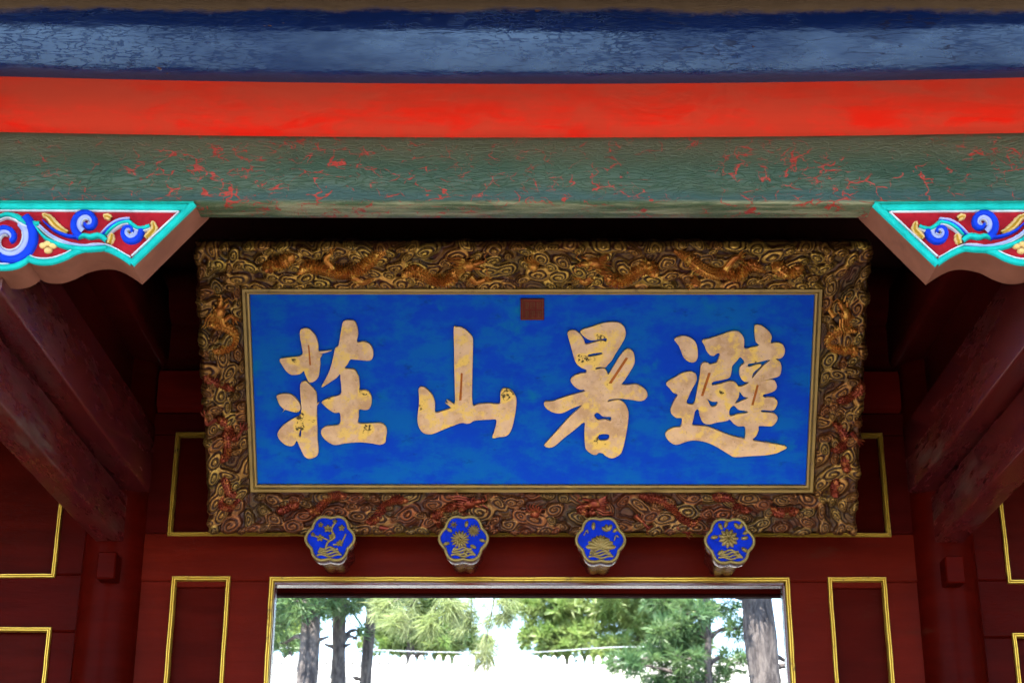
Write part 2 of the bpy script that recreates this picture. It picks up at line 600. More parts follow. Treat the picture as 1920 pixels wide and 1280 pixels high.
def mat_stone():
    a = NT('pale paving stone')
    br = a.n('ShaderNodeTexBrick')
    a.l(a.co, br.inputs['Vector'])
    br.inputs['Scale'].default_value = 1.0
    br.inputs['Brick Width'].default_value = .9
    br.inputs['Row Height'].default_value = .45
    br.inputs['Mortar Size'].default_value = .008
    br.inputs['Color1'].default_value = (.15, .14, .125, 1)
    br.inputs['Color2'].default_value = (.115, .11, .10, 1)
    br.inputs['Mortar'].default_value = (.07, .065, .06, 1)
    c = a.mix(a.ramp(a.noise(2.5, 6), .4, .7, 0, .4), br.outputs['Color'], (.09, .085, .075))
    return a.out(c, .8, bump=a.noise(20, 5), bstr=.2)


M['stone'] = mat_stone()
M['tile'] = mat_flat('pale sunbleached roof tile', (.50, .49, .46), .8, .15, 3)
M['tilebase'] = mat_flat('grey roof bed', (.42, .41, .38), .85, .2, 4)
M['plaster'] = mat_flat('white lime plaster', (.75, .73, .68), .8, .06, 2)


def mat_bark():
    a = NT('grey fissured pine bark')
    v = a.warp(a.mapv((1, 1, .30)), 6, .10)
    n = a.noise(15, 5, .7, v)
    c = a.mix(a.ramp(n, .36, .62), (.030, .026, .026), a.mix(a.noise(3, 5, .65), (.062, .055, .053), (.115, .098, .088)))
    return a.out(c, .9, bump=n, bstr=.8, bdist=.03, spec=.1)


M['bark'] = mat_bark()


def mat_needle(name, c1, c2, tr=.5):
    a = NT(name)
    c = a.mix(a.ramp(a.noise(2.2, 4), .35, .65), c1, c2)
    a.out(c, .5)
    t = a.n('ShaderNodeBsdfTranslucent')
    a.put(t.inputs['Color'], c)
    mx = a.n('ShaderNodeMixShader')
    mx.inputs[0].default_value = tr
    a.l(a.b.outputs[0], mx.inputs[1])
    a.l(t.outputs[0], mx.inputs[2])
    a.l(mx.outputs[0], a.t.nodes['Material Output'].inputs['Surface'])
    return a.m


M['needle_near'] = mat_needle('sunlit pale pine needles', (.19, .25, .085), (.26, .30, .14))  # bright sunlight on the needles is put into their pale colour
M['needle_mid'] = mat_needle('dark pine needles', (.05, .11, .04), (.085, .145, .05))
M['needle_far'] = mat_needle('yellow green pine needles', (.115, .195, .045), (.18, .235, .07))

# ------------------------------------------------------------ ground
g = MB().box(-150, 150, -120, 300, -.3, 0).build('ground', M['stone'])
tag(g, kind='structure')

# ------------------------------------------------------------ the gate hall
YW = 7.42                          # front face of the doorway wall
hall = empty('gate_hall', (0, YW, 0))
tag(hall, 'red lacquered timber gate hall with painted eaves beams and a wide doorway', 'gate hall')
HX = 5.8


def bend(x, k):
    return k * (x / 1.75) ** 2


def rail(name, prof, mat, kfun, smooth=50, x0=-HX, x1=HX, n=60):
    """(Y, Z) profile swept along X, bowing up towards both ends"""
    rings = []
    for i in range(n + 1):
        x = x0 + (x1 - x0) * i / n
        xe = max(-2.4, min(2.4, x))
        rings.append([(x, y, z + bend(xe, kfun(z))) for y, z in prof])
    return MB().sweep(rings).build(name, mat, hall, smooth)


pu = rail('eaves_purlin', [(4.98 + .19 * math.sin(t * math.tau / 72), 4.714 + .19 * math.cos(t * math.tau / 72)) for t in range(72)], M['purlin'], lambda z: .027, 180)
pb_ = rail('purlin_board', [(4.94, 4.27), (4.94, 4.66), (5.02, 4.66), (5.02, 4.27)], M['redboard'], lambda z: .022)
gp = [(4.93, 4.312), (4.912, 4.302), (4.902, 4.28), (4.896, 4.24), (4.893, 4.20), (4.894, 4.16), (4.899, 4.13), (4.907, 4.10), (4.918, 4.078), (4.931, 4.065), (4.945, 4.06),
      (5.034, 4.06), (5.055, 4.068), (5.07, 4.085), (5.08, 4.12), (5.08, 4.312)]
eb = rail('eaves_beam', gp, M['green'], lambda z: .004 + .016 * (z - 4.06) / .25, 40)

pu['label'] = 'glossy crazed dark blue round purlin along the top'
pb_['label'] = 'flat vermilion red board under the blue purlin'
eb['label'] = 'green beam with red cracks above the plaque'
# roof: eaves soffit, slopes, ridge
prof_roof = [(3.40, 4.50), (5.0, 4.96), (7.5, 5.95), (9.0, 6.65), (10.6, 5.95), (12.6, 4.95)]
rings = []
for x in (-7.2, 7.2):
    rings.append([(x, y, z) for y, z in prof_roof] + [(x, y, z + .28) for y, z in prof_roof[::-1]])
MB().sweep(rings).build('roof', M['roofdark'], hall)
me_raf = MB().tube([(0, 4.9, 4.90), (0, 7.5, 5.90)], .05, 10).mesh('rafter', 60)
for i in range(19):
    o = link('rafter', me_raf, M['roofdark'], hall)
    o.location = (-1.98 + i * .22, 0, 0)

# columns of the wall line
CX = 1.935
for s in (-1, 1):
    rings = []
    for z in (0.0, .3, 2, 3.2, 3.8, 4.425):
        r = .158 - .0035 * z
        rings.append([(s * CX + r * math.cos(a * math.tau / 40), 7.46 + r * math.sin(a * math.tau / 40), z) for a in range(40)])
    MB().sweep(rings).build('column', M['maroon_deep'], hall, 60)
    # projecting tenon end of the rear tie beam
    x, y, z = at(203 if s < 0 else 1787, 1063 if s < 0 else 1071, 7.27)
    MB().box(x - .043, x + .043, 7.225, 7.34, z - .062, z + .062, .006).build('tenon', M['maroon_deep'], hall)
    # front columns of the eaves line
    rings = [[(s * 2.02 + .17 * math.cos(a * math.tau / 40), 5.03 + .17 * math.sin(a * math.tau / 40), z) for a in range(40)] for z in (0, 4.5)]
    MB().sweep(rings).build('column', M['maroon_deep'], hall, 60)

    def ybeam(name, xin, xout, z0, z1, rr, mat, y0=5.0, y1=7.36):
        """box beam running into the depth with rounded lower edges"""
        xa, xb = sorted((s * xin, s * xout))
        pr = [(xa, z1 - rr * .4), (xa, z0 + rr)] + [(xa + rr - rr * math.cos(t), z0 + rr - rr * math.sin(t)) for t in (.4, .8, 1.2)] + \
             [(xa + rr, z0), (xb - rr, z0)] + [(xb - rr + rr * math.sin(t), z0 + rr - rr * math.cos(t)) for t in (.4, .8, 1.2)] + [(xb, z0 + rr), (xb, z1 - rr * .4), (xb - rr * .4, z1), (xa + rr * .4, z1)]
        rg = []
        for i in range(25):
            t = i / 24
            y = y0 + (y1 - y0) * t
            sag = -.006 * math.sin(math.pi * t)
            rg.append([(px_, y, pz_ + sag) for px_, pz_ in pr])
        return MB().sweep(rg).build(name, mat, hall, 50)

    ybeam('side_beam', 1.777, 2.10, 3.768, 4.09, .014, M['sidebeam'])
    ybeam('tie_beam', 1.872, 2.00, 3.522, 3.742, .009, M['sidebeam'])
    ybeam('upper_side_beam', 1.762, 2.14, 4.43, 4.80, .03, M['maroon_dark'], 5.15, 7.6)
    MB().box(*sorted((s * 1.90, s * 1.97)), 5.1, 7.36, 4.09, 4.428).build('beam_board', M['maroon_dark'], hall)

# horizontal timbers of the wall line between and beyond the columns
def wrail(name, x0, x1, y0, y1, z0, z1, mat, bev=.006):
    return MB().box(x0, x1, y0, y1, z0, z1, bev).build(name, mat, hall)


wrail('lintel', -1.83, 1.83, YW, YW + .075, 3.362, 3.588, M['maroon'])
for s in (-1, 1):
    xs = sorted((s * 1.672, s * 1.83))
    wrail('stile', xs[0], xs[1], YW + .002, YW + .13, 3.59, 4.075, M['maroon_dark'])
wrail('upper_rail', -1.83, 1.83, YW + .003, YW + .13, 4.075, 4.184, M['maroon_dark'])
# thick red tie beam with softly rounded face
pr = [(YW + .12, 4.188), (YW - .01, 4.188), (YW - .035, 4.20), (YW - .045, 4.23), (YW - .045, 4.35), (YW - .035, 4.385), (YW - .01, 4.398), (YW + .12, 4.398)]
MB().sweep([[(x, y, z) for y, z in pr] for x in (-1.785, 0, 1.785)]).build('wall_tie_beam', M['redbeam'], hall, 40)
wrail('cushion_board', -1.84, 1.84, YW + .03, YW + .10, 4.40, 4.72, M['maroon_dark'])
MB().sweep([[(x, YW + .06 + .15 * math.sin(t * math.tau / 32), 4.80 + .15 * math.cos(t * math.tau / 32)) for t in range(32)] for x in (-5.8, 5.8)]).build('wall_purlin', M['maroon_dark'], hall, 180)
wrail('gable_infill', -5.8, 5.8, YW + .05, YW + .12, 4.93, 5.93, M['roofdark'])
wrail('transom_panel', -1.69, 1.69, YW + .045, YW + .075, 3.57, 4.09, M['wine'], 0)


def gold_frame(x0, x1, z0, z1, wd=.022, y=YW, open_bottom=False):
    """reeded gold moulding around a panel: each strip is a part"""
    def strip(a, b, nrm):
        a, b, nrm = np.array(a, float), np.array(b, float), np.array(nrm, float)
        d = (b - a) / np.linalg.norm(b - a)
        prof = [(0, .002), (0, -.006), (.15, -.011), (.32, -.011), (.42, -.006), (.5, -.008), (.6, -.011), (.78, -.011), (.92, -.005), (1, .002), (1, .02), (0, .02)]
        rings = []
        n = max(2, int(np.linalg.norm(b - a) / .06))
        for i in range(n + 1):
            t = i / n
            ring = []
            for u, h in prof:
                p0 = a + nrm * u * wd + d * u * wd
                p1 = b + nrm * u * wd - d * u * wd
                p = p0 * (1 - t) + p1 * t
                jit = .0006 * math.sin(17.3 * p[0] + 23.1 * p[1]) + .0004 * math.sin(61 * p[0] + 47 * p[1])
                ring.append((p[0] + nrm[0] * jit, y + h, p[1] + nrm[1] * jit))
            rings.append(ring)
        MB().sweep(rings).build('gold_moulding', M['gold'], hall, 35)
    strip((x0, z1), (x1, z1), (0, -1))
    strip((x0, z0), (x0, z1), (1, 0))
    strip((x1, z0), (x1, z1), (-1, 0))
    if not open_bottom: strip((x0, z0), (x1, z0), (0, 1))


gold_frame(-1.690, 1.692, 3.572, 4.083, .021)
gold_frame(-1.200, 1.206, .03, 3.380, .024, open_bottom=True)
wrail('lintel_back', -1.83, 1.83, YW + .30, YW + .36, 3.43, 4.2, M['roofdark'])
wrail('soffit_board', -1.18, 1.18, YW + .006, YW + .072, 3.344, 3.3615, M['maroon_gloss'], .002)
# below the lintel: stiles, narrow side panels, door jambs
for s in (-1, 1):
    x0, x1 = 1.380, 1.652
    a_, b_ = sorted((s * x0, s * x1))
    gold_frame(a_, b_, .9, 3.382, .022)
    xs = sorted((s * 1.19, s * 1.39))
    wrail('door_jamb', xs[0], xs[1], YW + .004, YW + .072, 0, 3.362, M['maroon'])
    xs = sorted((s * 1.64, s * 1.84))
    wrail('stile', xs[0], xs[1], YW + .005, YW + .12, 0, 3.362, M['maroon'])
    xs = sorted((s * 1.172, s * 1.189))
    wrail('jamb_lining', xs[0], xs[1], YW + .006, YW + .070, 0, 3.343, M['maroon_gloss'], .002)
    wrail('side_panel', a_ + .004, b_ - .004, YW + .035, YW + .06, .9, 3.37, M['wine'], 0)
    wrail('lower_rail', a_, b_, YW + .006, YW + .11, 0, .91, M['maroon'])
    wrail('panel_head_strip', a_ + .01, b_ - .01, YW + .012, YW + .036, 3.335, 3.362, M['maroon'], .003)
    # door head inside the opening, and the next bay beyond the column
    xo = at(120, 930, YW)[0] if s < 0 else at(1873, 950, YW)[0]
    xi = s * HX
    z_u0 = at(60, 1083, YW)[2] if s < 0 else at(1905, 1094, YW)[2]
    z_l1 = at(60, 1175, YW)[2] if s < 0 else at(1910, 1186, YW)[2]
    xl = at(97, 1180, YW)[0] if s < 0 else at(1897, 1190, YW)[0]
    a_, b_ = sorted((xo, xi))
    gold_frame(a_, b_, z_u0, 4.083, .021)
    wrail('bay_panel', a_, b_, YW + .045, YW + .07, z_u0 - .01, 4.09, M['wine'], 0)
    c_, d_ = sorted((xl, xi))
    gold_frame(c_, d_, .9, z_l1, .021)
    wrail('bay_panel', c_, d_, YW + .046, YW + .071, .88, z_l1 + .01, M['wine'], 0)
    xs = sorted((s * 2.04, xi))
    wrail('bay_lintel', xs[0], xs[1], YW + .003, YW + .13, z_l1 - .018, z_u0 + .018, M['maroon_deep'])
    xs = sorted((s * 2.03, xo + s * .018))
    wrail('stile', xs[0], xs[1], YW + .006, YW + .12, z_u0 + .018, 4.09, M['maroon_deep'])
    xs = sorted((s * 2.03, xl + s * .018))
    wrail('stile', xs[0], xs[1], YW + .007, YW + .12, 0, z_l1 - .018, M['maroon_deep'])
    xs = sorted((s * 2.0, xi))
    wrail('bay_top_beam', xs[0], xs[1], YW - .03, YW + .12, 4.09, 4.72, M['maroon_dark'])
    wrail('gable_wall', *sorted((s * 5.8, s * 6.2)), 4.7, 12.4, 0, 5.6, M['plaster'], 0)
    wrail('rear_wall', *sorted((s * 2.2, s * 5.8)), 10.5, 10.9, 0, 5.2, M['plaster'], 0)

# door head set back in the opening, and the rear beam of the passage
z0 = at(960, 1117, 10.6)[2]
wrail('rear_beam', -2.3, 2.3, 10.6, 10.8, z0 + .25, 5.9, M['maroon_dark'], .01)
z0 = at(960, 1117, 7.86)[2]
wrail('door_head', -1.6, 1.6, 7.86, 7.90, z0 + .012, 4.2, M['maroon'], .006)
wrail('door_head_bead', -1.6, 1.6, 7.852, 7.90, z0 - .002, z0 + .010, M['roofdark'], .004)
for (xa, ya) in ((-2.2, 10.7), (2.2, 10.7)):
    MB().sweep([[(xa + .16 * math.cos(a * math.tau / 24), ya + .16 * math.sin(a * math.tau / 24), z) for a in range(24)] for z in (0, 5.4)]).build('column', M['maroon_deep'], hall, 60)


# ------------------------------------------------------------ ribbons and the carved eaves brackets
def ribbon(mb, path, wid, h0, h1, fr, closed=False):
    """a rounded raised band along a 2D path; fr(x, y, h) maps to space"""
    P = np.array(path, float)
    m = len(P)
    if np.isscalar(wid): wid = [wid] * m
    if closed:
        T = np.roll(P, -1, 0) - np.roll(P, 1, 0)
    else:
        T = np.gradient(P, axis=0)
    T /= np.linalg.norm(T, axis=1)[:, None] + 1e-12
    N = np.stack([-T[:, 1], T[:, 0]], 1)
    prof = [(-1, 0), (-.92, .6), (-.6, .95), (0, 1.0), (.6, .95), (.92, .6), (1, 0)]
    rings = []
    for i in range(m):
        rings.append([fr(*(P[i] + N[i] * wid[i] * .5 * a), h0 + (h1 - h0) * b) for a, b in prof])
    return mb.sweep(rings, closed=False, loop=closed)


ZB = 1792 / 420.0
YB = 4.945


def zl(x, y):
    p = at(x / ZB, 360 + y / ZB, YB)
    return np.array([p[0], p[2]])


low = [(1065, 600), (960, 530), (850, 482), (740, 478), (620, 505), (520, 555), (420, 588), (330, 592), (270, 580), (232, 560),
       (190, 595), (120, 626), (20, 636), (-70, 622), (-112, 602), (-160, 650), (-260, 690), (-380, 700), (-440, 690), (-500, 730), (-640, 770), (-720, 775)]
top = [(-720, 84), (1570, 90)]


def smooth_low(pts):
    seg, out = [], []
    cusps = {(232, 560), (-112, 602), (-440, 690), (1065, 600)}
    for p in pts:
        seg.append(p)
        if p in cusps and len(seg) > 1:
            out += list(crom(seg, 4))[:-1]
            seg = [p]
    out += list(crom(seg, 4))
    return out


LOWS = [tuple(p) for p in smooth_low(low)]
OUTL = [zl(*p) for p in [(-720, 60), (1612, 60)]] + [zl(*p) for p in LOWS]
WORLD_PER = abs(zl(100, 0)[0] - zl(0, 0)[0]) / 100.0     # metres per traced unit


def inset(pts, d):
    """offset an open polyline to its left"""
    P = np.array(pts, float)
    T = np.gradient(P, axis=0)
    T /= np.linalg.norm(T, axis=1)[:, None]
    return P + np.stack([-T[:, 1], T[:, 0]], 1) * d


def spiral(c, R, a0, turns, k=40, r_end=.12):
    return [(c[0] + R * (1 - (1 - r_end) * t) * math.cos(a0 + turns * math.tau * t), c[1] + R * (1 - (1 - r_end) * t) * math.sin(a0 + turns * math.tau * t)) for t in np.linspace(0, 1, k)]


for s in (-1, 1):
    def fr(x, z, h, s=s):
        return (x if s < 0 else -x + .010, YB - h, z)

    tx = lambda pts: [zl(*p) for p in pts]
    me = MB()
    n = len(OUTL)
    f_ = [fr(p[0], p[1], 0) for p in OUTL]
    b_ = [(p[0], p[1] + .145, p[2]) for p in f_]
    me.add(f_ + b_, [tuple(range(n)), tuple(range(n, 2 * n))[::-1]] + [(i, (i + 1) % n, n + (i + 1) % n, n + i) for i in range(n)])
    br = me.build('carved_bracket', M['brown'], hall, 30)
    br['label'] = 'carved and painted eaves bracket under the %s end of the green beam' % ('left' if s < 0 else 'right')

    def sub(name, mb, mat):
        return mb.build(name, mat, br, 60)

    # crimson ground, a hair in front of the wood
    field = [zl(*p) for p in [(-720, 110), (1500, 110)]] + [zl(*p) for p in [(1060, 555)] + LOWS[4:]]
    field = [(p[0], p[1] + (.006 if i > 2 else 0)) for i, p in enumerate(field)]
    mb = MB()
    mb.add([fr(p[0], p[1], .003) for p in field], [tuple(range(len(field)))])
    sub('crimson_ground', mb, M['crimson'])
    # border: top, diagonal, lower edge
    U = WORLD_PER
    mb = MB(); ribbon(mb, tx([(-720, 122), (300, 122), (900, 126), (1500, 132)]), 62 * U, .002, .016, fr); sub('border_strip', mb, M['turq'])
    mb = MB(); ribbon(mb, tx([(-720, 94), (300, 94), (900, 97), (1560, 100)]), 22 * U, .004, .020, fr); sub('border_strip', mb, M['turq_dark'])
    mb = MB(); ribbon(mb, tx([(1552, 102), (1300, 345), (1052, 584)]), 60 * U, .002, .017, fr); sub('border_strip', mb, M['turq'])
    lowb = [(p[0], p[1] - 24) for p in LOWS]
    mb = MB(); ribbon(mb, tx(lowb), 50 * U, .002, .0165, fr); sub('border_strip', mb, M['turq'])
    mb = MB(); ribbon(mb, tx([(-720, 156), (300, 157), (1430, 164)]), 13 * U, .003, .012, fr); sub('white_line', mb, M['white'])
    mb = MB(); ribbon(mb, tx([(1436, 166), (1240, 350), (1056, 520)]), 15 * U, .003, .013, fr); sub('white_line', mb, M['white'])
    loww = [(p[0], p[1] - 53) for p in LOWS[3:]]
    mb = MB(); ribbon(mb, tx([(1050, 530), (960, 480)] + loww), 13 * U, .003, .013, fr); sub('white_line', mb, M['white'])

    def scroll(c, R, a0, turns, wb):
        """blue volute with a lavender inner band curling into the crimson eye"""
        k = 48
        sp = spiral(c, R, a0, turns, k)
        tw = np.linspace(1, .42, k)
        m1 = MB(); ribbon(m1, tx(sp), list(wb * tw * U), .003, .026, fr); sub('blue_volute', m1, M['blue'])
        sp2 = spiral(c, R - wb * .72, a0, turns * .97, k)
        m2 = MB(); ribbon(m2, tx(sp2), list(wb * .85 * tw * U), .003, .020, fr); sub('lavender_volute', m2, M['lav'])
        sp3 = spiral(c, R - wb * 1.20, a0 + .5, turns * .70, k)
        m3 = MB(); ribbon(m3, tx(sp3), list(wb * .12 * tw * U), .006, .023, fr); sub('white_line', m3, M['white'])

    scroll((705, 262), 122, 2.0, 1.12, 66)
    scroll((1045, 332), 92, -.15, 1.12, 52)
    scroll((70, 390), 225, -.9, 1.25, 80)
    scroll((-390, 410), 190, 2.3, 1.1, 75)
    # stems and leaves
    def stem(pts, wds):
        P = crom(pts, 8)
        k = len(P)
        tp = np.sin(np.linspace(.12, 1, k) * math.pi * .72)
        off = 0
        for nm, mt, wd in wds:
            Q = inset(P, -(off + wd / 2))
            m_ = MB(); ribbon(m_, tx(Q), list(wd * 1.12 * tp * U), .003, .022 + .002 * (mt != 'white'), fr); sub(nm, m_, M[mt])
            off += wd

    stem([(335, 275), (420, 350), (530, 405), (650, 432), (760, 432), (850, 428)][::-1], [('lavender_leaf', 'lav', 22), ('white_line', 'white', 10)])
    stem([(300, 270), (390, 370), (520, 425), (650, 448), (760, 448), (860, 440)], [('turquoise_leaf', 'turq', -38)])
    stem([(345, 250), (430, 325), (540, 372), (640, 385)], [('blue_leaf', 'blue', 20)])
    stem([(840, 345), (900, 285), (970, 245), (1040, 235), (1075, 262), (1130, 290), (1200, 270)], [('turquoise_leaf', 'turq', -34), ('white_line', 'white', -10)])
    stem([(830, 375), (900, 305), (970, 265), (1050, 255)], [('blue_leaf', 'blue', 18), ('lavender_leaf', 'lav', 18)])
    stem([(-30, 200), (60, 170), (150, 190), (230, 240), (330, 245)], [('turquoise_leaf', 'turq', -46), ('white_line', 'white', -12)])
    stem([(640, 400), (680, 380), (730, 390), (800, 380), (850, 420)], [('turquoise_leaf', 'turq', 40)])

    def leaf(pts, r):
        P = crom(pts, 5)
        k = len(P)
        wv = [r * (.7 + .35 * abs(math.sin(i * 1.1))) * (.5 + .8 * math.sin(math.pi * (i + 1) / (k + 1))) for i in range(k)]
        m_ = MB(); ribbon(m_, tx(P), [x * 2 * U for x in wv], .003, .018, fr); sub('cream_leaf', m_, M['cream'])
        m_ = MB(); ribbon(m_, tx([(p[0] + 6, p[1] + 8) for p in P[1:-1]]), [x * .8 * U for x in wv[1:-1]], .004, .022, fr); sub('ochre_leaf', m_, M['ochre'])

    leaf([(350, 190), (400, 215), (440, 265), (490, 305), (550, 335)], 26)
    leaf([(835, 205), (865, 205), (895, 225)], 22)
    leaf([(900, 345), (893, 385), (875, 425)], 24)
    leaf([(1225, 250), (1235, 300), (1205, 340), (1165, 375)], 26)
    for (x, y) in ((350, 435), (390, 475), (430, 437), (388, 420)):
        m_ = MB()
        c2 = zl(x, y)
        p0 = np.array(fr(c2[0], c2[1], .004))
        m_.ellipsoid(p0, ((34 * U, 0, 0), (0, 0, 26 * U), (0, -.016, 0)), 10, 6)
        sub('cream_petal', m_, M['cream'])


# ------------------------------------------------------------ the four painted door pegs
def lobe(t, r=1.0):
    """six-lobed peg outline, a little wider than tall"""
    return r * (.962 + .085 * (abs(math.cos(3 * t)) + .02) ** .8 + .035 * math.cos(6 * t))


YP = 7.09
PR = .107
flowers = ['plum blossom', 'chrysanthemum', 'lotus', 'peony']
for k, (px_, py_) in enumerate(((619, 1009), (869, 1009), (1126, 1012), (1368, 1014))):
    cx, _, cz = at(px_, py_, YP)
    NR = 72
    rings = []
    for y, sc, dz in ((YW + .01, .70, -.008), (YP + .11, .78, -.008), (YP + .078, .86, -.008), (YP + .055, .97, -.003), (YP + .045, 1.0, 0), (YP + .006, 1.0, 0), (YP, .975, 0)):
        rings.append([(cx + PR * sc * lobe(a * math.tau / NR) * math.cos(a * math.tau / NR), y, cz + dz + PR * sc * lobe(a * math.tau / NR) * math.sin(a * math.tau / NR)) for a in range(NR)])
    pg = MB().sweep(rings).build('door_peg', M['maroon_gloss'], hall, 60)
    pg['label'] = 'six lobed blue door peg with a gold %s relief' % flowers[k]

    def pf(x, z, h, cx=cx, cz=cz):
        return (cx + x, YP - h, cz + z)

    def loop_(sc):
        return [(PR * sc * lobe(a * math.tau / NR) * math.cos(a * math.tau / NR), PR * sc * lobe(a * math.tau / NR) * math.sin(a * math.tau / NR)) for a in range(NR)]

    L_ = loop_(.93)
    MB().add([pf(p[0], p[1], .0025) for p in L_], [tuple(range(NR))]).build('blue_face', M['pegblue'], pg)
    mb = MB(); ribbon(mb, loop_(.935), .014, .001, .010, pf, True); mb.build('rim', M['relief'], pg, 60)

    def petal(mb, x, z, ang, ln, wd, h=.008):
        c, s_ = math.cos(ang), math.sin(ang)
        mb.ellipsoid(pf(x + c * ln / 2, z + s_ * ln / 2, .003), ((c * ln / 2, 0, s_ * ln / 2), (-s_ * wd / 2, 0, c * wd / 2), (0, -h, 0)), 8, 4)

    def five(mb, x, z, r, n=5):
        for i in range(n): petal(mb, x, z, i * math.tau / n + .3, r, r * .75)
        petal(mb, x - r * .25, z, 0, r * .5, r * .5, .012)

    def base(mb):
        for i in range(4):
            pts = [(-.055 + .004 * i + .11 * t * (1 - .09 * i), -.078 + .011 * i + .005 * math.sin(9 * t + i)) for t in np.linspace(0, 1, 14)]
            ribbon(mb, pts, .010, .002, .009, pf)

    mb = MB(); base(mb); mb.build('rock_relief', M['relief'], pg, 60)
    mb = MB()
    if k == 0:
        ribbon(mb, crom([(-.02, -.06), (-.01, -.02), (.02, .005), (.005, .04), (.02, .075)], 5), .010, .002, .009, pf)
        ribbon(mb, crom([(-.005, -.01), (-.04, .005), (-.08, .012)], 5), .007, .002, .009, pf)
        ribbon(mb, crom([(.015, -.03), (.05, -.02), (.07, .02)], 5), .008, .002, .009, pf)
        for x, z, r in ((-.012, .045, .020), (-.045, .002, .018), (.008, .008, .017), (.050, .048, .016), (-.045, .062, .013), (.045, -.022, .017), (.018, .078, .012), (-.078, .018, .011)):
            five(mb, x, z, r)
    elif k == 1:
        for x, z, r, n in ((-.015, -.005, .044, 15), (.045, .035, .030, 13), (-.045, .062, .018, 7)):
            for i in range(n): petal(mb, x, z, i * math.tau / n, r, r * .30)
            petal(mb, x - r * .2, z, 0, r * .4, r * .4, .013)
        for x, z, an in ((-.05, .03, 2.6), (.01, .05, 1.4), (.03, -.03, -.5), (.07, -.005, -.3), (-.06, -.02, 3.4), (.005, -.055, -1.2)):
            petal(mb, x, z, an, .032, .018)
    elif k == 2:
        for i in range(9):
            an = math.pi * (.02 + .96 * i / 8)
            petal(mb, 0, -.035, an, .070 - .016 * abs(math.sin(an)), .026)
        for i in range(5):
            an = math.pi * (.25 + .5 * i / 4)
            petal(mb, 0, -.020, an, .045, .018, .013)
        petal(mb, -.032, .045, 1.5, .038, .020)
        for an in (1.1, 1.9, 2.6): petal(mb, .035, .04, an, .035, .020)
        petal(mb, .055, .035, .7, .03, .018)
        ribbon(mb, crom([(-.075, .02), (-.06, .045), (-.055, .03)], 4), .006, .002, .008, pf)
        ribbon(mb, crom([(.06, -.005), (.07, .02), (.08, .012)], 4), .006, .002, .008, pf)
    else:
        for i in range(11): petal(mb, -.005, .012, i * math.tau / 11, .046, .022)
        for i in range(8): petal(mb, -.005, .012, i * math.tau / 8 + .2, .028, .016, .013)
        for x, z, an in ((-.03, .05, 2.0), (.045, .055, 1.0), (.045, .055, 2.2), (-.05, .02, 3.3), (.05, .01, .2), (.05, -.03, -.6), (-.03, -.04, 3.9), (.02, -.05, -.9), (-.02, .06, 1.2), (.06, .03, .6)):
            petal(mb, x, z, an, .036, .020)
    mb.build('flower_relief', M['relief'], pg, 60)

# ------------------------------------------------------------ the name plaque
TILT = math.radians(36)
PO = at(996, 907, 7.14)
PN = np.array([0, -math.cos(TILT), -math.sin(TILT)])
PV = np.array([0, -math.sin(TILT), math.cos(TILT)])
plaque = empty('name_plaque', PO, (math.pi / 2 + TILT, 0, 0))
tag(plaque, 'blue name plaque with four pale gold characters in a gilded dragon frame', 'plaque')


def uv(px, py, w=0.0):
    p = on_plane(px, py, PO + PN * w, PN) - PO - PN * w
    return float(p[0]), float(p @ PV)


PX0, PX1, PZ0, PZ1 = -1.2455, 1.2475, 0.0, .884          # blue field
OX0, OX1, OZ0, OZ1 = -1.462, 1.470, -.209, 1.128         # outer rim of the frame, on w = FLARE
FLARE = .085
FI = .034                                                # fillet width
MB().box(PX0 - .03, PX1 + .03, PZ0 - .03, PZ1 + .03, -.05, 0).build('blue_board', M['panel_blue'], plaque, local=True)


def fillet(a, b, nrm):
    a, b, nrm = (np.array(x, float) for x in (a, b, nrm))
    d = (b - a) / np.linalg.norm(b - a)
    rings = []
    prof = [(0, .004), (.06, .016), (.30, .018), (.36, .026), (.50, .032), (.85, .032), (.97, .024), (1.0, .0), (0, -.01)]
    n = 40
    for i in range(n + 1):
        t = i / n
        ring = []
        for u, h in prof:
            p = (a - d * u * FI) * (1 - t) + (b + d * u * FI) * t + nrm * u * FI
            ring.append((p[0], p[1], h + .0007 * math.sin(31 * p[0] + 17 * p[1])))
        rings.append(ring)
    MB().sweep(rings).build('gold_fillet', M['dullgold'], plaque, 35, local=True)


fillet((PX0, PZ1), (PX1, PZ1), (0, 1))
fillet((PX0, PZ0), (PX1, PZ0), (0, -1))
fillet((PX0, PZ0), (PX0, PZ1), (-1, 0))
fillet((PX1, PZ0), (PX1, PZ1), (1, 0))

IX0, IX1, IZ0, IZ1 = PX0 - FI, PX1 + FI, PZ0 - FI, PZ1 + FI


def vnoise(x, y, sc, seed):
    """smooth value noise on arrays"""
    r = np.random.default_rng(seed)
    tab = r.random((64, 64))
    X, Y = x * sc, y * sc
    i, j = np.floor(X).astype(int), np.floor(Y).astype(int)
    fx, fy = X - i, Y - j
    fx, fy = fx * fx * (3 - 2 * fx), fy * fy * (3 - 2 * fy)
    g = lambda a, b: tab[a % 64, b % 64]
    return (g(i, j) * (1 - fx) + g(i + 1, j) * fx) * (1 - fy) + (g(i, j + 1) * (1 - fx) + g(i + 1, j + 1) * fx) * fy


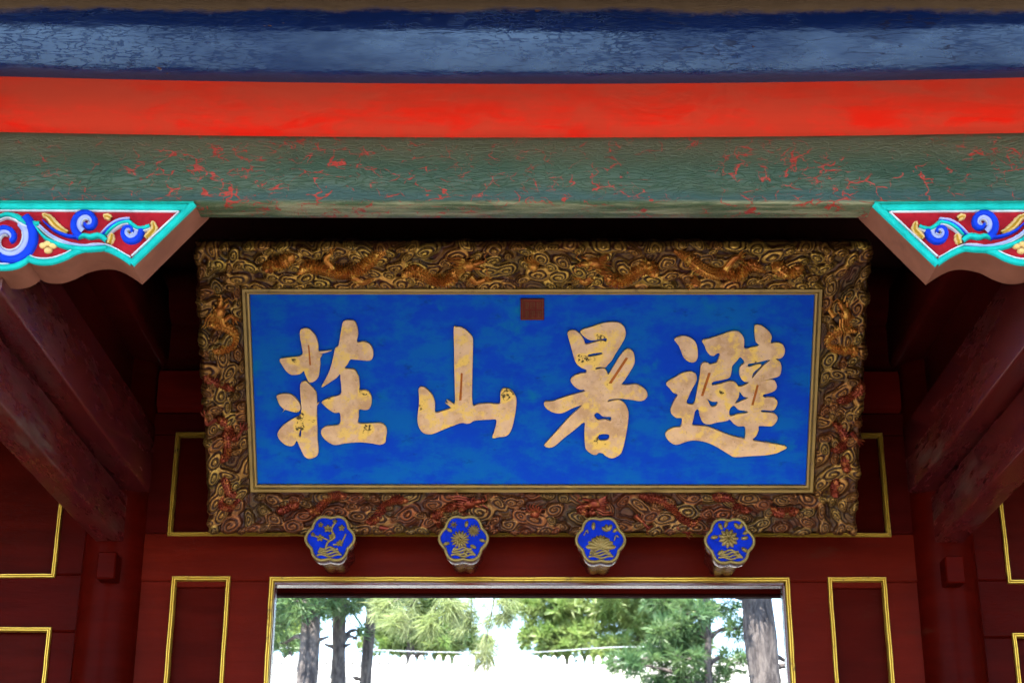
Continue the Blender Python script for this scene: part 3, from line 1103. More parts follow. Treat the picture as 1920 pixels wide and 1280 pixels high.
# curl centres over the whole frame (Poisson packing in the plaque plane)
curls = []
prg = random.Random(31)
for _ in range(9000):
    x, y = prg.uniform(OX0, OX1), prg.uniform(OZ0, OZ1)
    if IX0 - .004 < x < IX1 + .004 and IZ0 - .004 < y < IZ1 + .004: continue
    r = prg.choice((.021, .027, .034, .042))
    if all((x - c[0]) ** 2 + (y - c[1]) ** 2 > (.84 * (r + c[2])) ** 2 for c in curls):
        curls.append((x, y, r, prg.choice((-1, 0, 0, 1)), prg.random(), prg.random() * 6.28, prg.uniform(-.6, .6) + (1.3 if (x < IX0 or x > IX1) and prg.random() < .6 else 0)))
CU = np.array(curls)


def carve_height(x, y):
    wx = x + .022 * (vnoise(x, y, 13, 1) - .5) + .006 * (vnoise(x, y, 47, 2) - .5)
    wy = y + .022 * (vnoise(x, y, 13, 3) - .5) + .006 * (vnoise(x, y, 47, 4) - .5)
    best = np.full(x.shape, 9.0)
    sm = np.zeros(x.shape)
    th = np.zeros(x.shape)
    tone = np.zeros(x.shape)
    for c in CU:
        dx, dy = wx - c[0], wy - c[1]
        ca, sa = math.cos(c[6]), math.sin(c[6])
        ex, ey = (dx * ca + dy * sa) * .74, (-dx * sa + dy * ca) * 1.3
        d = np.sqrt(ex * ex + ey * ey) / c[2]
        sm += np.exp(-4.5 * np.minimum(d, 6))
        m_ = d < best
        best = np.where(m_, d, best)
        th = np.where(m_, c[3] * np.arctan2(ey, ex) / math.tau + c[5], th)
        tone = np.where(m_, c[4], tone)
    phi = -np.log(sm + 1e-12) / 4.5
    inn = np.clip(1 - best / .95, 0, 1)
    spir = phi * 2.5 + np.where(best < .95, th, 0) * (inn > 0) + .6 * vnoise(x, y, 9, 6)
    ph = spir - np.floor(spir)
    ridge = np.clip(1 - np.abs(ph - .5) * 2, 0, 1)
    band = np.clip(ridge * 2.1, 0, 1) ** .7
    dome = np.exp(-(best / .95) ** 2)
    deep = np.clip((phi - .95) / .35, 0, 1)
    h = .004 + .020 * dome + .0085 * band - .014 * deep + .004 * (vnoise(x, y, 33, 8) - .5)
    eye = np.exp(-(best / .22) ** 2)
    h += .006 * eye
    line = np.clip(1 - np.abs(ridge - .80) * 5.0, 0, 1)
    gil = np.clip((ridge - .30) / .30, 0, 1)
    gil = np.clip(gil * (.55 + .45 * line) * (1 - .75 * deep) + .4 * eye, 0, 1)
    return h, gil, np.clip(tone * .8 + .25 * vnoise(x, y, 5, 12), 0, 1)


def carved_rail(name, i0, i1, o0, o1, mat, nu, nv):
    """board between the inner edge i0-i1 (w = .024) and the outer rim o0-o1 (w = FLARE), carved"""
    i0, i1, o0, o1 = (np.array(p, float) for p in (i0, i1, o0, o1))
    a, b = np.meshgrid(np.linspace(0, 1, nu), np.linspace(0, 1, nv), indexing='ij')
    P = ((i0 * (1 - a[..., None]) + i1 * a[..., None]) * (1 - b[..., None]) + (o0 * (1 - a[..., None]) + o1 * a[..., None]) * b[..., None])
    w0 = .024 + (FLARE - .024) * b
    x, y = P[..., 0], P[..., 1]
    h, gil, tone = carve_height(x, y)
    out = (o0 + o1 - i0 - i1)[:2]
    out = out / np.linalg.norm(out)
    # board normal tips inwards because of the flare
    wd = .21
    sl_ = (FLARE - .024) / wd
    nz = 1 / math.sqrt(1 + sl_ * sl_)
    edge = np.clip((b - .90) / .10, 0, 1)
    edge_in = np.clip((.05 - b) / .05, 0, 1)
    hh = h * (1 - .8 * edge_in) - .030 * edge ** 2.2
    X = x - out[0] * hh * sl_ * nz + out[0] * edge * (h - .014) * .45
    Y = y - out[1] * hh * sl_ * nz + out[1] * edge * (h - .014) * .45
    W = w0 + hh * nz
    co = np.stack([X, Y, W], -1)
    # skirt down to the back of the board
    bk = co[:, -1:, :].copy()
    bk[..., 2] = -.055
    bk[..., 0] -= out[0] * .012
    bk[..., 1] -= out[1] * .012
    mid = (co[:, -1:, :] * .6 + bk * .4)
    mid[..., 0] += out[0] * .004
    mid[..., 1] += out[1] * .004
    bi = co[:, :1, :].copy()
    bi[..., 2] = -.055
    co = np.concatenate([co, mid, bk, bi, co[:, :1, :]], 1)
    NVV = nv + 4
    idx = np.arange(nu * NVV).reshape(nu, NVV)
    q = np.stack([idx[:-1, :-1], idx[1:, :-1], idx[1:, 1:], idx[:-1, 1:]], -1).reshape(-1, 4)
    e = (o1 - o0)
    if e[0] * out[1] - e[1] * out[0] < 0: q = q[:, ::-1]
    me = bpy.data.meshes.new(name)
    me.vertices.add(nu * NVV)
    me.vertices.foreach_set('co', co.reshape(-1).astype(np.float32))
    me.loops.add(q.size)
    me.loops.foreach_set('vertex_index', q.reshape(-1).astype(np.int32))
    me.polygons.add(len(q))
    me.polygons.foreach_set('loop_start', np.arange(0, q.size, 4, dtype=np.int32))
    me.polygons.foreach_set('loop_total', np.full(len(q), 4, np.int32))
    me.polygons.foreach_set('use_smooth', np.ones(len(q), bool))
    me.update(calc_edges=True)
    ca = me.attributes.new('carve', 'FLOAT_COLOR', 'POINT')
    pad = lambda z: np.concatenate([z, z[:, -1:], z[:, -1:], z[:, :1], z[:, :1]], 1)
    col = np.stack([pad(gil), pad(tone), pad(h), np.ones((nu, NVV))], -1).reshape(-1)
    ca.data.foreach_set('color', col.astype(np.float32))
    return link(name, me, mat, plaque, local=True)


top_r = carved_rail('top_rail', (IX0, IZ1), (IX1, IZ1), (OX0, OZ1), (OX1, OZ1), M['carve_top'], 960, 74)
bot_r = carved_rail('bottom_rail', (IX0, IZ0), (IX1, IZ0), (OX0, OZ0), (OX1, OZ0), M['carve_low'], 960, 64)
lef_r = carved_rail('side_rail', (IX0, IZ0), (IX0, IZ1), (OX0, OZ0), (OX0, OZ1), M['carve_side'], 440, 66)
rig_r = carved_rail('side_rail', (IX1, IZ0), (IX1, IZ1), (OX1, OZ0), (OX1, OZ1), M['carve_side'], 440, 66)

# dragons: scaly bodies winding through the clouds
def wmid(u, v):
    """height of the frame surface over the plaque plane"""
    d = max(IX0 - u, u - IX1, IZ0 - v, v - IZ1, 0) / .19
    return .024 + (FLARE - .024) * min(d, 1)


def dragon(parent, mat, origin, zoom, body, heads=(), legs=(), r=.025):
    mb = MB()

    def L(x, y):
        u, v = uv(origin[0] + x / zoom, origin[1] + y / zoom, .055)
        return np.array([u, v])

    for seg in body:
        P2 = crom([L(*p) for p in seg], 14)
        k = len(P2)
        # arc-length resample for even scales
        ds = np.r_[0, np.cumsum(np.linalg.norm(np.diff(P2, axis=0), axis=1))]
        n = max(12, int(ds[-1] / .0034))
        t = np.linspace(0, ds[-1], n)
        P2 = np.stack([np.interp(t, ds, P2[:, 0]), np.interp(t, ds, P2[:, 1])], 1)
        tt = np.linspace(0, 1, n)
        rad = 1.15 * r * np.clip(np.minimum(tt * 4 + .30, (1 - tt) * 4 + .18), 0, 1)
        hz = [.016 - .022 * max(0, 1 - min(tt[i], 1 - tt[i]) * 7) + wmid(*p) + .006 * math.sin(tt[i] * 9) for i, p in enumerate(P2)]
        pts = [(p[0], p[1], hz[i]) for i, p in enumerate(P2)]
        NS = 24
        mb.tube(pts, list(rad), NS, wob=lambda i, j: 1 + .34 * (((i + (2 if (j // 2) % 2 else 0)) % 4) / 3.0 - .5))
        # back spines
        T = np.gradient(P2, axis=0)
        T /= np.linalg.norm(T, axis=1)[:, None]
        for i in range(4, n - 4, 4):
            nn = np.array([-T[i][1], T[i][0]])
            if nn[1] < 0: nn = -nn
            b0 = P2[i] + nn * rad[i] * .8
            tip = P2[i] + nn * (rad[i] * 1.55)
            tg = T[i] * .0045
            mb.add([(*(b0 - tg), hz[i] + .006), (*(b0 + tg), hz[i] + .006), (*(b0), hz[i] + .014), (*tip, hz[i] + .005)], [(0, 1, 3), (1, 2, 3), (2, 0, 3)])
    for leg in legs:
        P2 = crom([L(*p) for p in leg], 6)
        n = len(P2)
        pts = [(p[0], p[1], wmid(*p) + .020) for p in P2]
        mb.tube(pts, [r * (.75 - .35 * i / n) for i in range(n)], 8)
        d = P2[-1] - P2[-3]
        a0 = math.atan2(d[1], d[0])
        for q in (-.9, -.3, .3, .9):
            e = [P2[-1] + np.array([math.cos(a0 + q * f), math.sin(a0 + q * f)]) * ln for f, ln in ((1, 0), (1.1, .018), (.8, .036))]
            mb.tube([(p[0], p[1], wmid(*p) + .020 - .004 * i) for i, p in enumerate(e)], [.006, .005, .001], 5)
    for (hx, hy, ang) in heads:
        c = L(hx, hy)
        w_ = wmid(*c) + .028
        ca, sa = math.cos(ang), math.sin(ang)

        def H(a, b, h):
            return np.array([c[0] + ca * a - sa * b, c[1] + sa * a + ca * b, w_ + h])

        def ell(a, b, h, la, lb, lh, tilt=0.0):
            c2, s2 = math.cos(ang + tilt), math.sin(ang + tilt)
            mb.ellipsoid(H(a, b, h), ((c2 * la, s2 * la, 0), (-s2 * lb, c2 * lb, 0), (0, 0, lh)), 10, 6)
        ell(0, 0, 0, .036, .028, .024)                 # skull
        ell(.040, .008, .004, .030, .014, .016, .1)    # snout
        ell(.036, -.017, -.004, .026, .008, .010, -.25)  # jaw
        ell(.062, .014, .010, .010, .011, .012)        # nose
        ell(.012, .016, .020, .009, .008, .010)        # eye
        ell(.016, .026, .014, .016, .005, .008, .5)    # brow
        for b, tl in ((.018, 2.5), (.030, 2.15)):      # horns
            mb.tube([H(-.01, b, .014), H(-.04, b + .012, .020), H(-.072, b + .010, .016), H(-.092, b + .020, .010)], [.006, .005, .004, .001], 6)
        for q in range(9):                             # mane
            t = -1.3 + q * .33
            mb.tube([H(-.018, .016 * math.sin(t) * 1.4, .008), H(-.046, .040 * math.sin(t), .006), H(-.066 - .012 * math.cos(t * 3), .056 * math.sin(t) + .008, -.006)], [.008, .006, .001], 6)
        for b, sg in ((.004, 1), (-.006, -1)):         # whiskers
            mb.tube([H(.060, b, .014), H(.082, b + sg * .014, .018), H(.074, b + sg * .034, .016), H(.092, b + sg * .046, .010)], [.004, .0035, .003, .001], 6)
    return mb.build('dragon', mat, parent, 40, local=True)


DG, DR = M['dragon_gold'], M['dragon_red']
o1, o2 = (360, 440), (1000, 440)
dragon(top_r, DG, o1, 3.0, [[(410, 200), (450, 168), (500, 155), (555, 122), (590, 100)], [(590, 235), (645, 178), (730, 185), (820, 208), (900, 208), (970, 170), (1040, 112), (1125, 72)],
                            [(1180, 240), (1245, 195), (1310, 222), (1380, 262), (1445, 258), (1478, 210), (1500, 165)]],
       [(1555, 165, .1)], [[(790, 185), (760, 130), (790, 95)], [(900, 235), (960, 270), (1015, 250)], [(1560, 235), (1600, 270), (1650, 250)]])
dragon(top_r, DG, o2, 3.0, [[(1340, 150), (1400, 200), (1450, 208), (1515, 160)], [(790, 85), (865, 122), (925, 170), (1000, 210), (1090, 215), (1150, 225), (1220, 165), (1310, 215)],
                            [(700, 250), (645, 175), (575, 212), (505, 262), (435, 252), (395, 190)]],
       [(340, 150, math.pi - .1)], [[(1080, 190), (1120, 130), (1150, 115)], [(890, 240), (930, 275), (900, 285)], [(330, 240), (290, 270), (260, 255)]])
dragon(lef_r, DG, o1, 3.0, [[(85, 508), (135, 500), (200, 522), (236, 570), (218, 625), (150, 645), (90, 638)]], [(158, 430, 1.2)], [[(180, 480), (215, 455), (235, 470)]], .018)
dragon(lef_r, DR, (360, 620), 3.764, [[(95, 270), (130, 330), (200, 372), (270, 400), (292, 435)]], (), (), .017)
dragon(lef_r, DR, (360, 620), 3.764, [[(175, 600), (235, 640), (272, 720), (330, 785)], [(245, 680), (250, 850), (190, 925)]], (), [[(180, 610), (120, 640), (110, 590)], [(310, 760), (350, 700)]], .017)
dragon(lef_r, DR, (360, 620), 3.764, [[(262, 965), (240, 1030), (248, 1085), (265, 1135), (312, 1165), (312, 1215), (265, 1240), (215, 1215), (218, 1160), (262, 1137)]], (), (), .016)
dragon(rig_r, DG, (1510, 500), 2.785, [[(270, 338), (205, 320), (142, 355), (130, 405), (180, 430), (250, 425), (235, 485)]], [(205, 240, 1.9)], [[(150, 260), (125, 225)]], .018)
dragon(rig_r, DR, (1510, 500), 2.785, [[(285, 580), (268, 640), (210, 682), (150, 692)], [(140, 810), (190, 850), (200, 920), (125, 962)], [(200, 975), (212, 1065)], [(155, 1100), (150, 1200)]], (), [[(230, 850), (262, 890)]], .018)
o3, o4 = (360, 860), (1000, 860)
dragon(bot_r, DR, o3, 3.0, [[(480, 292), (540, 272), (605, 248)], [(640, 280), (700, 290), (760, 232), (820, 212), (890, 218)], [(960, 352), (1030, 330), (1082, 270), (1145, 232), (1245, 238)],
                            [(1340, 320), (1420, 290), (1500, 250)]], [(1560, 245, .05)], [[(1060, 370), (1110, 375)], [(1340, 330), (1380, 345)]], .018)
dragon(bot_r, DR, o4, 3.0, [[(250, 262), (300, 300), (360, 290)], [(575, 215), (685, 225), (765, 262), (830, 322), (900, 352), (955, 318)], [(990, 222), (1080, 222), (1150, 272), (1235, 292)],
                            [(1330, 270), (1390, 300), (1500, 282)]], [(345, 250, math.pi - .05)], [[(570, 310), (640, 370)], [(800, 370), (860, 395)]], .018)
# flaming pearls in the middle of the two long rails
for (pr_, px_, py_, mt) in ((top_r, 1000, 498, DG), (bot_r, 1003, 962, DR)):
    u, v = uv(px_, py_, .06)
    mb = MB().ellipsoid((u, v, wmid(u, v) + .018), ((.024, 0, 0), (0, .024, 0), (0, 0, .022)), 14, 8)
    for q in range(7):
        an = .4 + q * .39
        mb.tube([(u + .02 * math.cos(an), v + .02 * math.sin(an), wmid(u, v) + .02), (u + .04 * math.cos(an + .3), v + .04 * math.sin(an + .3), wmid(u, v) + .02), (u + .055 * math.cos(an), v + .055 * math.sin(an), wmid(u, v) + .012)], [.007, .005, .001], 6)
    mb.build('flaming_pearl', mt, pr_, 60, local=True)

# ------------------------------------------------------------ the four characters
C1 = [[(268, 172), (290, 155), (325, 152), (355, 170), (385, 205), (403, 245), (412, 290), (415, 335), (450, 333), (518, 328), (470, 345), (430, 358), (440, 370), (425, 395), (427, 440), (422, 490), (412, 540), (385, 570), (355, 583), (335, 575), (318, 540), (305, 510), (298, 490), (270, 512), (230, 522), (190, 518), (155, 490), (125, 445), (103, 402), (145, 388), (200, 383), (285, 365), (280, 290), (270, 230)],
      [(610, 105), (640, 88), (690, 90), (715, 115), (728, 165), (730, 205), (722, 262), (780, 258), (820, 275), (845, 310), (852, 350), (845, 390), (820, 408), (760, 405), (700, 400), (668, 400), (645, 440), (622, 472), (690, 478), (720, 505), (738, 560), (742, 610), (742, 648), (790, 645), (820, 665), (838, 705), (835, 760), (815, 795), (780, 802), (738, 800), (735, 860), (733, 910), (820, 912), (900, 908), (940, 925), (960, 965), (952, 1030), (945, 1065), (900, 1080), (840, 1068), (760, 1060), (690, 1062), (620, 1070), (550, 1082), (495, 1060), (455, 1025), (435, 985), (450, 950), (490, 932), (583, 920), (588, 828), (545, 825), (500, 800), (455, 760), (443, 738), (500, 708), (590, 680), (598, 620), (592, 560), (588, 515), (560, 545), (500, 585), (440, 620), (470, 560), (500, 500), (525, 420), (540, 350), (550, 310), (575, 290), (590, 210), (600, 150)],
      [(270, 600), (300, 575), (320, 580), (360, 620), (390, 655), (400, 690), (402, 750), (420, 745), (402, 775), (400, 860), (404, 960), (405, 1040), (412, 1110), (405, 1165), (350, 1192), (310, 1180), (285, 1140), (260, 1085), (245, 1050), (232, 1058), (220, 1080), (195, 1092), (150, 1080), (105, 1040), (88, 990), (130, 930), (200, 880), (275, 832), (272, 700)],
      [(274, 948), (278, 990), (270, 1025), (256, 1005)],
      [(82, 690), (130, 675), (185, 678), (220, 700), (255, 740), (267, 765), (268, 800), (240, 822), (190, 812), (150, 800), (135, 812), (140, 798), (110, 770), (92, 735)]]
C2 = [[(415, 125), (440, 118), (490, 122), (540, 155), (585, 205), (597, 245), (595, 400), (590, 600), (592, 860), (650, 858), (750, 850), (855, 853), (862, 760), (880, 715), (920, 707), (960, 722), (995, 765), (1013, 810), (1010, 900), (990, 1010), (970, 1090), (940, 1145), (905, 1165), (850, 1170), (785, 1180), (805, 1120), (825, 1010), (760, 1003), (680, 1008), (610, 1015), (575, 1035), (540, 1043), (490, 1035), (400, 1065), (300, 1105), (215, 1140), (170, 1145), (120, 1130), (85, 1085), (68, 1030), (68, 960), (80, 870), (82, 780), (78, 710), (110, 692), (150, 710), (190, 750), (220, 800), (232, 850), (235, 938), (300, 925), (385, 898), (365, 870), (335, 845), (365, 850), (345, 818), (385, 835), (425, 855), (425, 700), (420, 500), (418, 300)]]
C3 = [[(275, 185), (300, 168), (335, 170), (365, 190), (390, 222), (405, 250), (420, 280), (480, 265), (550, 250), (580, 258), (587, 230), (530, 240), (465, 246), (425, 230), (395, 205), (378, 182), (395, 160), (450, 145), (560, 110), (640, 102), (690, 110), (725, 140), (738, 185), (728, 235), (690, 300), (650, 365), (625, 410), (600, 435), (575, 462), (540, 458), (500, 465), (500, 478), (560, 472), (585, 490), (600, 520), (640, 460), (700, 365), (740, 322), (770, 318), (800, 345), (810, 400), (805, 440), (770, 500), (725, 570), (705, 600), (760, 605), (820, 598), (870, 620), (905, 655), (910, 690), (890, 720), (845, 730), (780, 720), (690, 712), (610, 718), (595, 740), (640, 728), (690, 725), (730, 755), (755, 800), (760, 850), (752, 930), (735, 1030), (715, 1110), (690, 1160), (630, 1188), (580, 1170), (555, 1148), (520, 1145), (505, 1160), (470, 1155), (430, 1125), (415, 1090), (410, 980), (408, 900), (330, 960), (240, 1030), (170, 1090), (125, 1103), (90, 1090), (100, 1070), (200, 960), (290, 860), (390, 768), (320, 785), (260, 815), (215, 830), (160, 822), (110, 795), (88, 765), (95, 738), (150, 735), (250, 700), (340, 675), (410, 655), (405, 640), (370, 640), (330, 615), (305, 585), (300, 560), (330, 530), (380, 512), (420, 508), (425, 482), (385, 465), (345, 430), (325, 380), (300, 290), (280, 220)],
      [(442, 360), (545, 342), (540, 362), (445, 380)], [(485, 845), (515, 823), (560, 855), (622, 858), (615, 895), (580, 880), (515, 885)], [(525, 1000), (603, 998), (598, 1040), (528, 1047)]]
C4 = [[(147, 240), (185, 218), (235, 213), (280, 230), (315, 262), (330, 310), (333, 370), (320, 410), (290, 423), (255, 412), (220, 380), (200, 330), (180, 285)],
      [(82, 588), (150, 545), (215, 508), (275, 497), (315, 515), (325, 545), (318, 580), (290, 630), (262, 690), (243, 748), (300, 758), (320, 700), (335, 620), (350, 540), (360, 450), (385, 425), (415, 428), (430, 440), (470, 430), (490, 420), (512, 355), (485, 352), (460, 370), (430, 362), (405, 330), (390, 290), (370, 250), (420, 235), (500, 210), (580, 182), (640, 173), (680, 195), (703, 240), (707, 312), (760, 305), (825, 288), (800, 260), (792, 220), (788, 160), (795, 125), (840, 128), (885, 160), (915, 195), (925, 225), (918, 270), (970, 265), (1010, 280), (1030, 320), (1022, 365), (995, 390), (955, 396), (990, 420), (1002, 460), (998, 500), (985, 530), (930, 550), (850, 568), (820, 578), (880, 565), (930, 563), (955, 580), (965, 620), (945, 650), (900, 668), (857, 682), (865, 702), (930, 702), (960, 720), (970, 750), (950, 795), (920, 808), (850, 802), (845, 822), (930, 828), (960, 845), (972, 870), (955, 905), (920, 932), (825, 930), (820, 960), (800, 1010), (770, 1045), (850, 1060), (950, 1075), (1020, 1090), (1045, 1105), (1000, 1130), (960, 1148), (860, 1165), (760, 1170), (630, 1178), (590, 1160), (500, 1105), (430, 1070), (370, 1052), (300, 1045), (240, 1055), (165, 1080), (115, 1060), (85, 1025), (75, 995), (100, 965), (150, 942), (200, 935), (208, 870), (165, 865), (130, 840), (118, 810), (130, 765), (155, 715), (175, 680), (140, 665), (110, 630)],
      [(313, 810), (340, 800), (355, 860), (380, 905), (425, 917), (480, 903), (560, 890), (590, 878), (620, 910), (660, 933), (713, 938), (712, 1030), (680, 1028), (590, 1005), (500, 970), (420, 940), (350, 930), (290, 925), (300, 870)],
      [(675, 380), (710, 425), (680, 450), (668, 490), (675, 540), (705, 575), (745, 580), (720, 600), (665, 618), (640, 590), (600, 573), (530, 590), (450, 607), (455, 578), (540, 560), (590, 540), (605, 480), (610, 450), (650, 405)],
      [(668, 655), (700, 695), (740, 705), (700, 725), (632, 750), (660, 700)], [(622, 766), (660, 800), (725, 812), (728, 828), (650, 838), (592, 853), (587, 800)],
      [(405, 712), (450, 735), (495, 738), (480, 770), (440, 777), (420, 740)],
      [(735, 435), (800, 425), (915, 400), (860, 450), (800, 515), (770, 550), (778, 505), (830, 460), (840, 438), (790, 445), (745, 460)]]
CH = [(C1, (500, 580), 4.2667, 'leftmost pale gold brush character on the blue board'),
      (C2, (770, 590), 5.1208, 'three-pronged pale gold brush character, second from the left'),
      (C3, (1000, 580), 4.2667, 'pale gold brush character below and right of the red seal'),
      (C4, (1230, 580), 4.2654, 'rightmost pale gold brush character with a long sweeping foot')]
MARKS = [[(331, 285), (340, 285), (356, 445), (342, 445)], [(482, 558), (500, 560), (488, 820), (465, 822)], [(738, 385), (760, 388), (625, 592), (602, 590)], None]
chars = []
for k, (loops, og, zm, lab) in enumerate(CH):
    LL = []
    for L_ in loops:
        P = crom(L_, 3, True)
        LL.append([uv(og[0] + p[0] / zm, og[1] + p[1] / zm, .016) for p in P])
    me = fill_mesh('character', LL, .017, .0006)
    me.materials.clear(); me.materials.append(M['char']); me.materials.append(M['char_edge'])
    for f in me.polygons: f.material_index = 0 if f.normal.z > .97 else 1
    o = link('character', me, M['char'], plaque, local=True)
    o.location.z = .0005
    o['label'] = lab
    chars.append(o)


def strip_on(o, og, zm, quad, name='orange_strip'):
    q = [uv(og[0] + p[0] / zm, og[1] + p[1] / zm, .018) for p in quad]
    mb = MB()
    mb.add([(*p, .0165) for p in q] + [(*p, .0190) for p in q], [(4, 5, 6, 7), (0, 1, 5, 4), (1, 2, 6, 5), (2, 3, 7, 6), (3, 0, 4, 7)])
    mb.build(name, M['orange'], o, local=True)


for k in range(3): strip_on(chars[k], CH[k][1], CH[k][2], MARKS[k])
strip_on(chars[3], CH[3][1], CH[3][2], [(418, 505), (438, 508), (378, 692), (358, 690)])
strip_on(chars[3], CH[3][1], CH[3][2], [(805, 603), (822, 605), (780, 765), (762, 764)])

# red seal with raised strokes
a_ = uv(976, 560, .012)
b_ = uv(1020, 600, .012)
x0, x1, y0, y1 = a_[0], b_[0], b_[1], a_[1]
seal = MB().box(x0, x1, y0, y1, 0, .014, .002).build('seal', M['seal'], plaque, local=True)
mb = MB()
sx, sy = (x1 - x0), (y1 - y0)


def st(fx0, fx1, fy0, fy1):
    mb.box(x0 + sx * fx0, x0 + sx * fx1, y0 + sy * fy0, y0 + sy * fy1, .0135, .0165)


st(.08, .94, .93, .96); st(.08, .94, .04, .07); st(.08, .11, .07, .93); st(.91, .94, .07, .93)
srg = random.Random(5)
for cxx in (.17, .42, .67):
    for r_ in range(2):
        by = .12 + r_ * .41
        for q in range(4):
            st(cxx, cxx + .19, by + q * .095, by + q * .095 + .035)
        st(cxx + (.0 if srg.random() < .5 else .08), cxx + .035 + (.0 if srg.random() < .5 else .08), by + .035, by + .095 * 3)
        st(cxx + .155, cxx + .19, by + .13, by + .285)
mb.build('seal_strokes', M['sealline'], seal, local=True)


# ------------------------------------------------------------ beyond the doorway: courtyard hall and pines
RY, RZ = 34.0, at(960, 1231, 34.0)[2]
bh = empty('courtyard_hall', (0, RY, 0))
tag(bh, 'pale sunlit courtyard hall with a rolled round-tiled roof beyond the doorway', 'hall')


def roof_prof(off):
    pts = []
    sl_ = math.radians(29)
    R_ = 1.0
    for d in np.linspace(5.0, .0, 12):
        pts.append((RY - R_ * math.sin(sl_) - d * math.cos(sl_), RZ - R_ * (1 - math.cos(sl_)) - d * math.sin(sl_)))
    for t in np.linspace(-sl_, sl_, 9)[1:]:
        pts.append((RY + R_ * math.sin(t), RZ - R_ * (1 - math.cos(t))))
    for d in np.linspace(0.5, 5, 4):
        pts.append((RY + R_ * math.sin(sl_) + d * math.cos(sl_), RZ - R_ * (1 - math.cos(sl_)) - d * math.sin(sl_)))
    return [(y, z + off) for y, z in pts]


rp = roof_prof(-.17)
MB().sweep([[(x, y, z) for y, z in rp] + [(x, y, z - .2) for y, z in rp[::-1]] for x in (-9, 9)]).build('roof_bed', M['tilebase'], bh, 40)
rp = roof_prof(-.13)
NS_ = 7
rings = []
for y, z in rp:
    rings.append([(.056 * math.cos(math.pi * j / (NS_ - 1)), y, z + .15 * math.sin(math.pi * j / (NS_ - 1))) for j in range(NS_)])
me_tile = MB().sweep(rings, closed=False).mesh('tile_row', 60)
for i in range(92):
    o = link('tile_row', me_tile, M['tile'], bh)
    o.location = (-8.3 + i * .183 + rng.uniform(-.006, .006), 0, rng.uniform(-.004, .004))
MB().box(-8.6, 8.6, RY - 3.6, RY + 3.6, 0, RZ - 2.1).build('wall', M['plaster'], bh)

cab = [at(x, y, 33.0) for x, y in ((480, 1212), (620, 1215), (713, 1218), (800, 1221), (900, 1222.5), (1007, 1221.5), (1137, 1213), (1230, 1211), (1420, 1206))]
tag(MB().tube(crom(cab, 5), .0045, 6).build('cable', M['white']), 'thin pale cable strung just above the far tiled roof', 'cable')


def needles(tufts, k, ln, wd, seed, up=.25):
    """tufts: (center, radius scale, direction); each a burst of thin needle blades"""
    r = np.random.default_rng(seed)
    V = []
    for c, sc, dr in tufts:
        d = r.normal(size=(k, 3))
        d /= np.linalg.norm(d, axis=1)[:, None]
        d += np.array(dr) * 1.0
        d /= np.linalg.norm(d, axis=1)[:, None]
        L_ = ln * sc * r.uniform(.65, 1.1, (k, 1))
        b = np.array(c) + r.normal(size=(k, 3)) * ln * sc * .12
        sd_ = np.cross(d, r.normal(size=(k, 3)))
        sd_ /= np.linalg.norm(sd_, axis=1)[:, None]
        h = sd_ * wd * sc * .5
        tip = b + d * L_ + np.array([0, 0, -.10]) * L_
        mid = b + d * L_ * .55
        V.append(np.stack([b - h * .6, b + h * .6, mid + h, tip, mid - h], 1))
    V = np.concatenate(V).reshape(-1, 3)
    return V


def needle_obj(name, tufts, k, ln, wd, mat, parent, seed):
    V = needles(tufts, k, ln, wd, seed)
    n = len(V) // 5
    me = bpy.data.meshes.new(name)
    me.vertices.add(len(V))
    me.vertices.foreach_set('co', V.reshape(-1).astype(np.float32))
    me.loops.add(n * 5)
    me.loops.foreach_set('vertex_index', np.arange(n * 5, dtype=np.int32))
    me.polygons.add(n)
    me.polygons.foreach_set('loop_start', np.arange(0, n * 5, 5, dtype=np.int32))
    me.polygons.foreach_set('loop_total', np.full(n, 5, np.int32))
    me.update(calc_edges=True)
    return link(name, me, mat, parent)


def cloud(c, r, n, seed, flat=.6):
    """tuft centres spread through an ellipsoid, denser at the shell"""
    q = np.random.default_rng(seed)
    out = []
    for _ in range(n):
        d = q.normal(size=3)
        d /= np.linalg.norm(d)
        rr = r * q.uniform(.35, 1.0) ** .6
        p = np.array(c) + d * rr * np.array([1, 1, flat])
        out.append((p, q.uniform(.7, 1.25), d * .5 + np.array([0, 0, .35])))
    return out


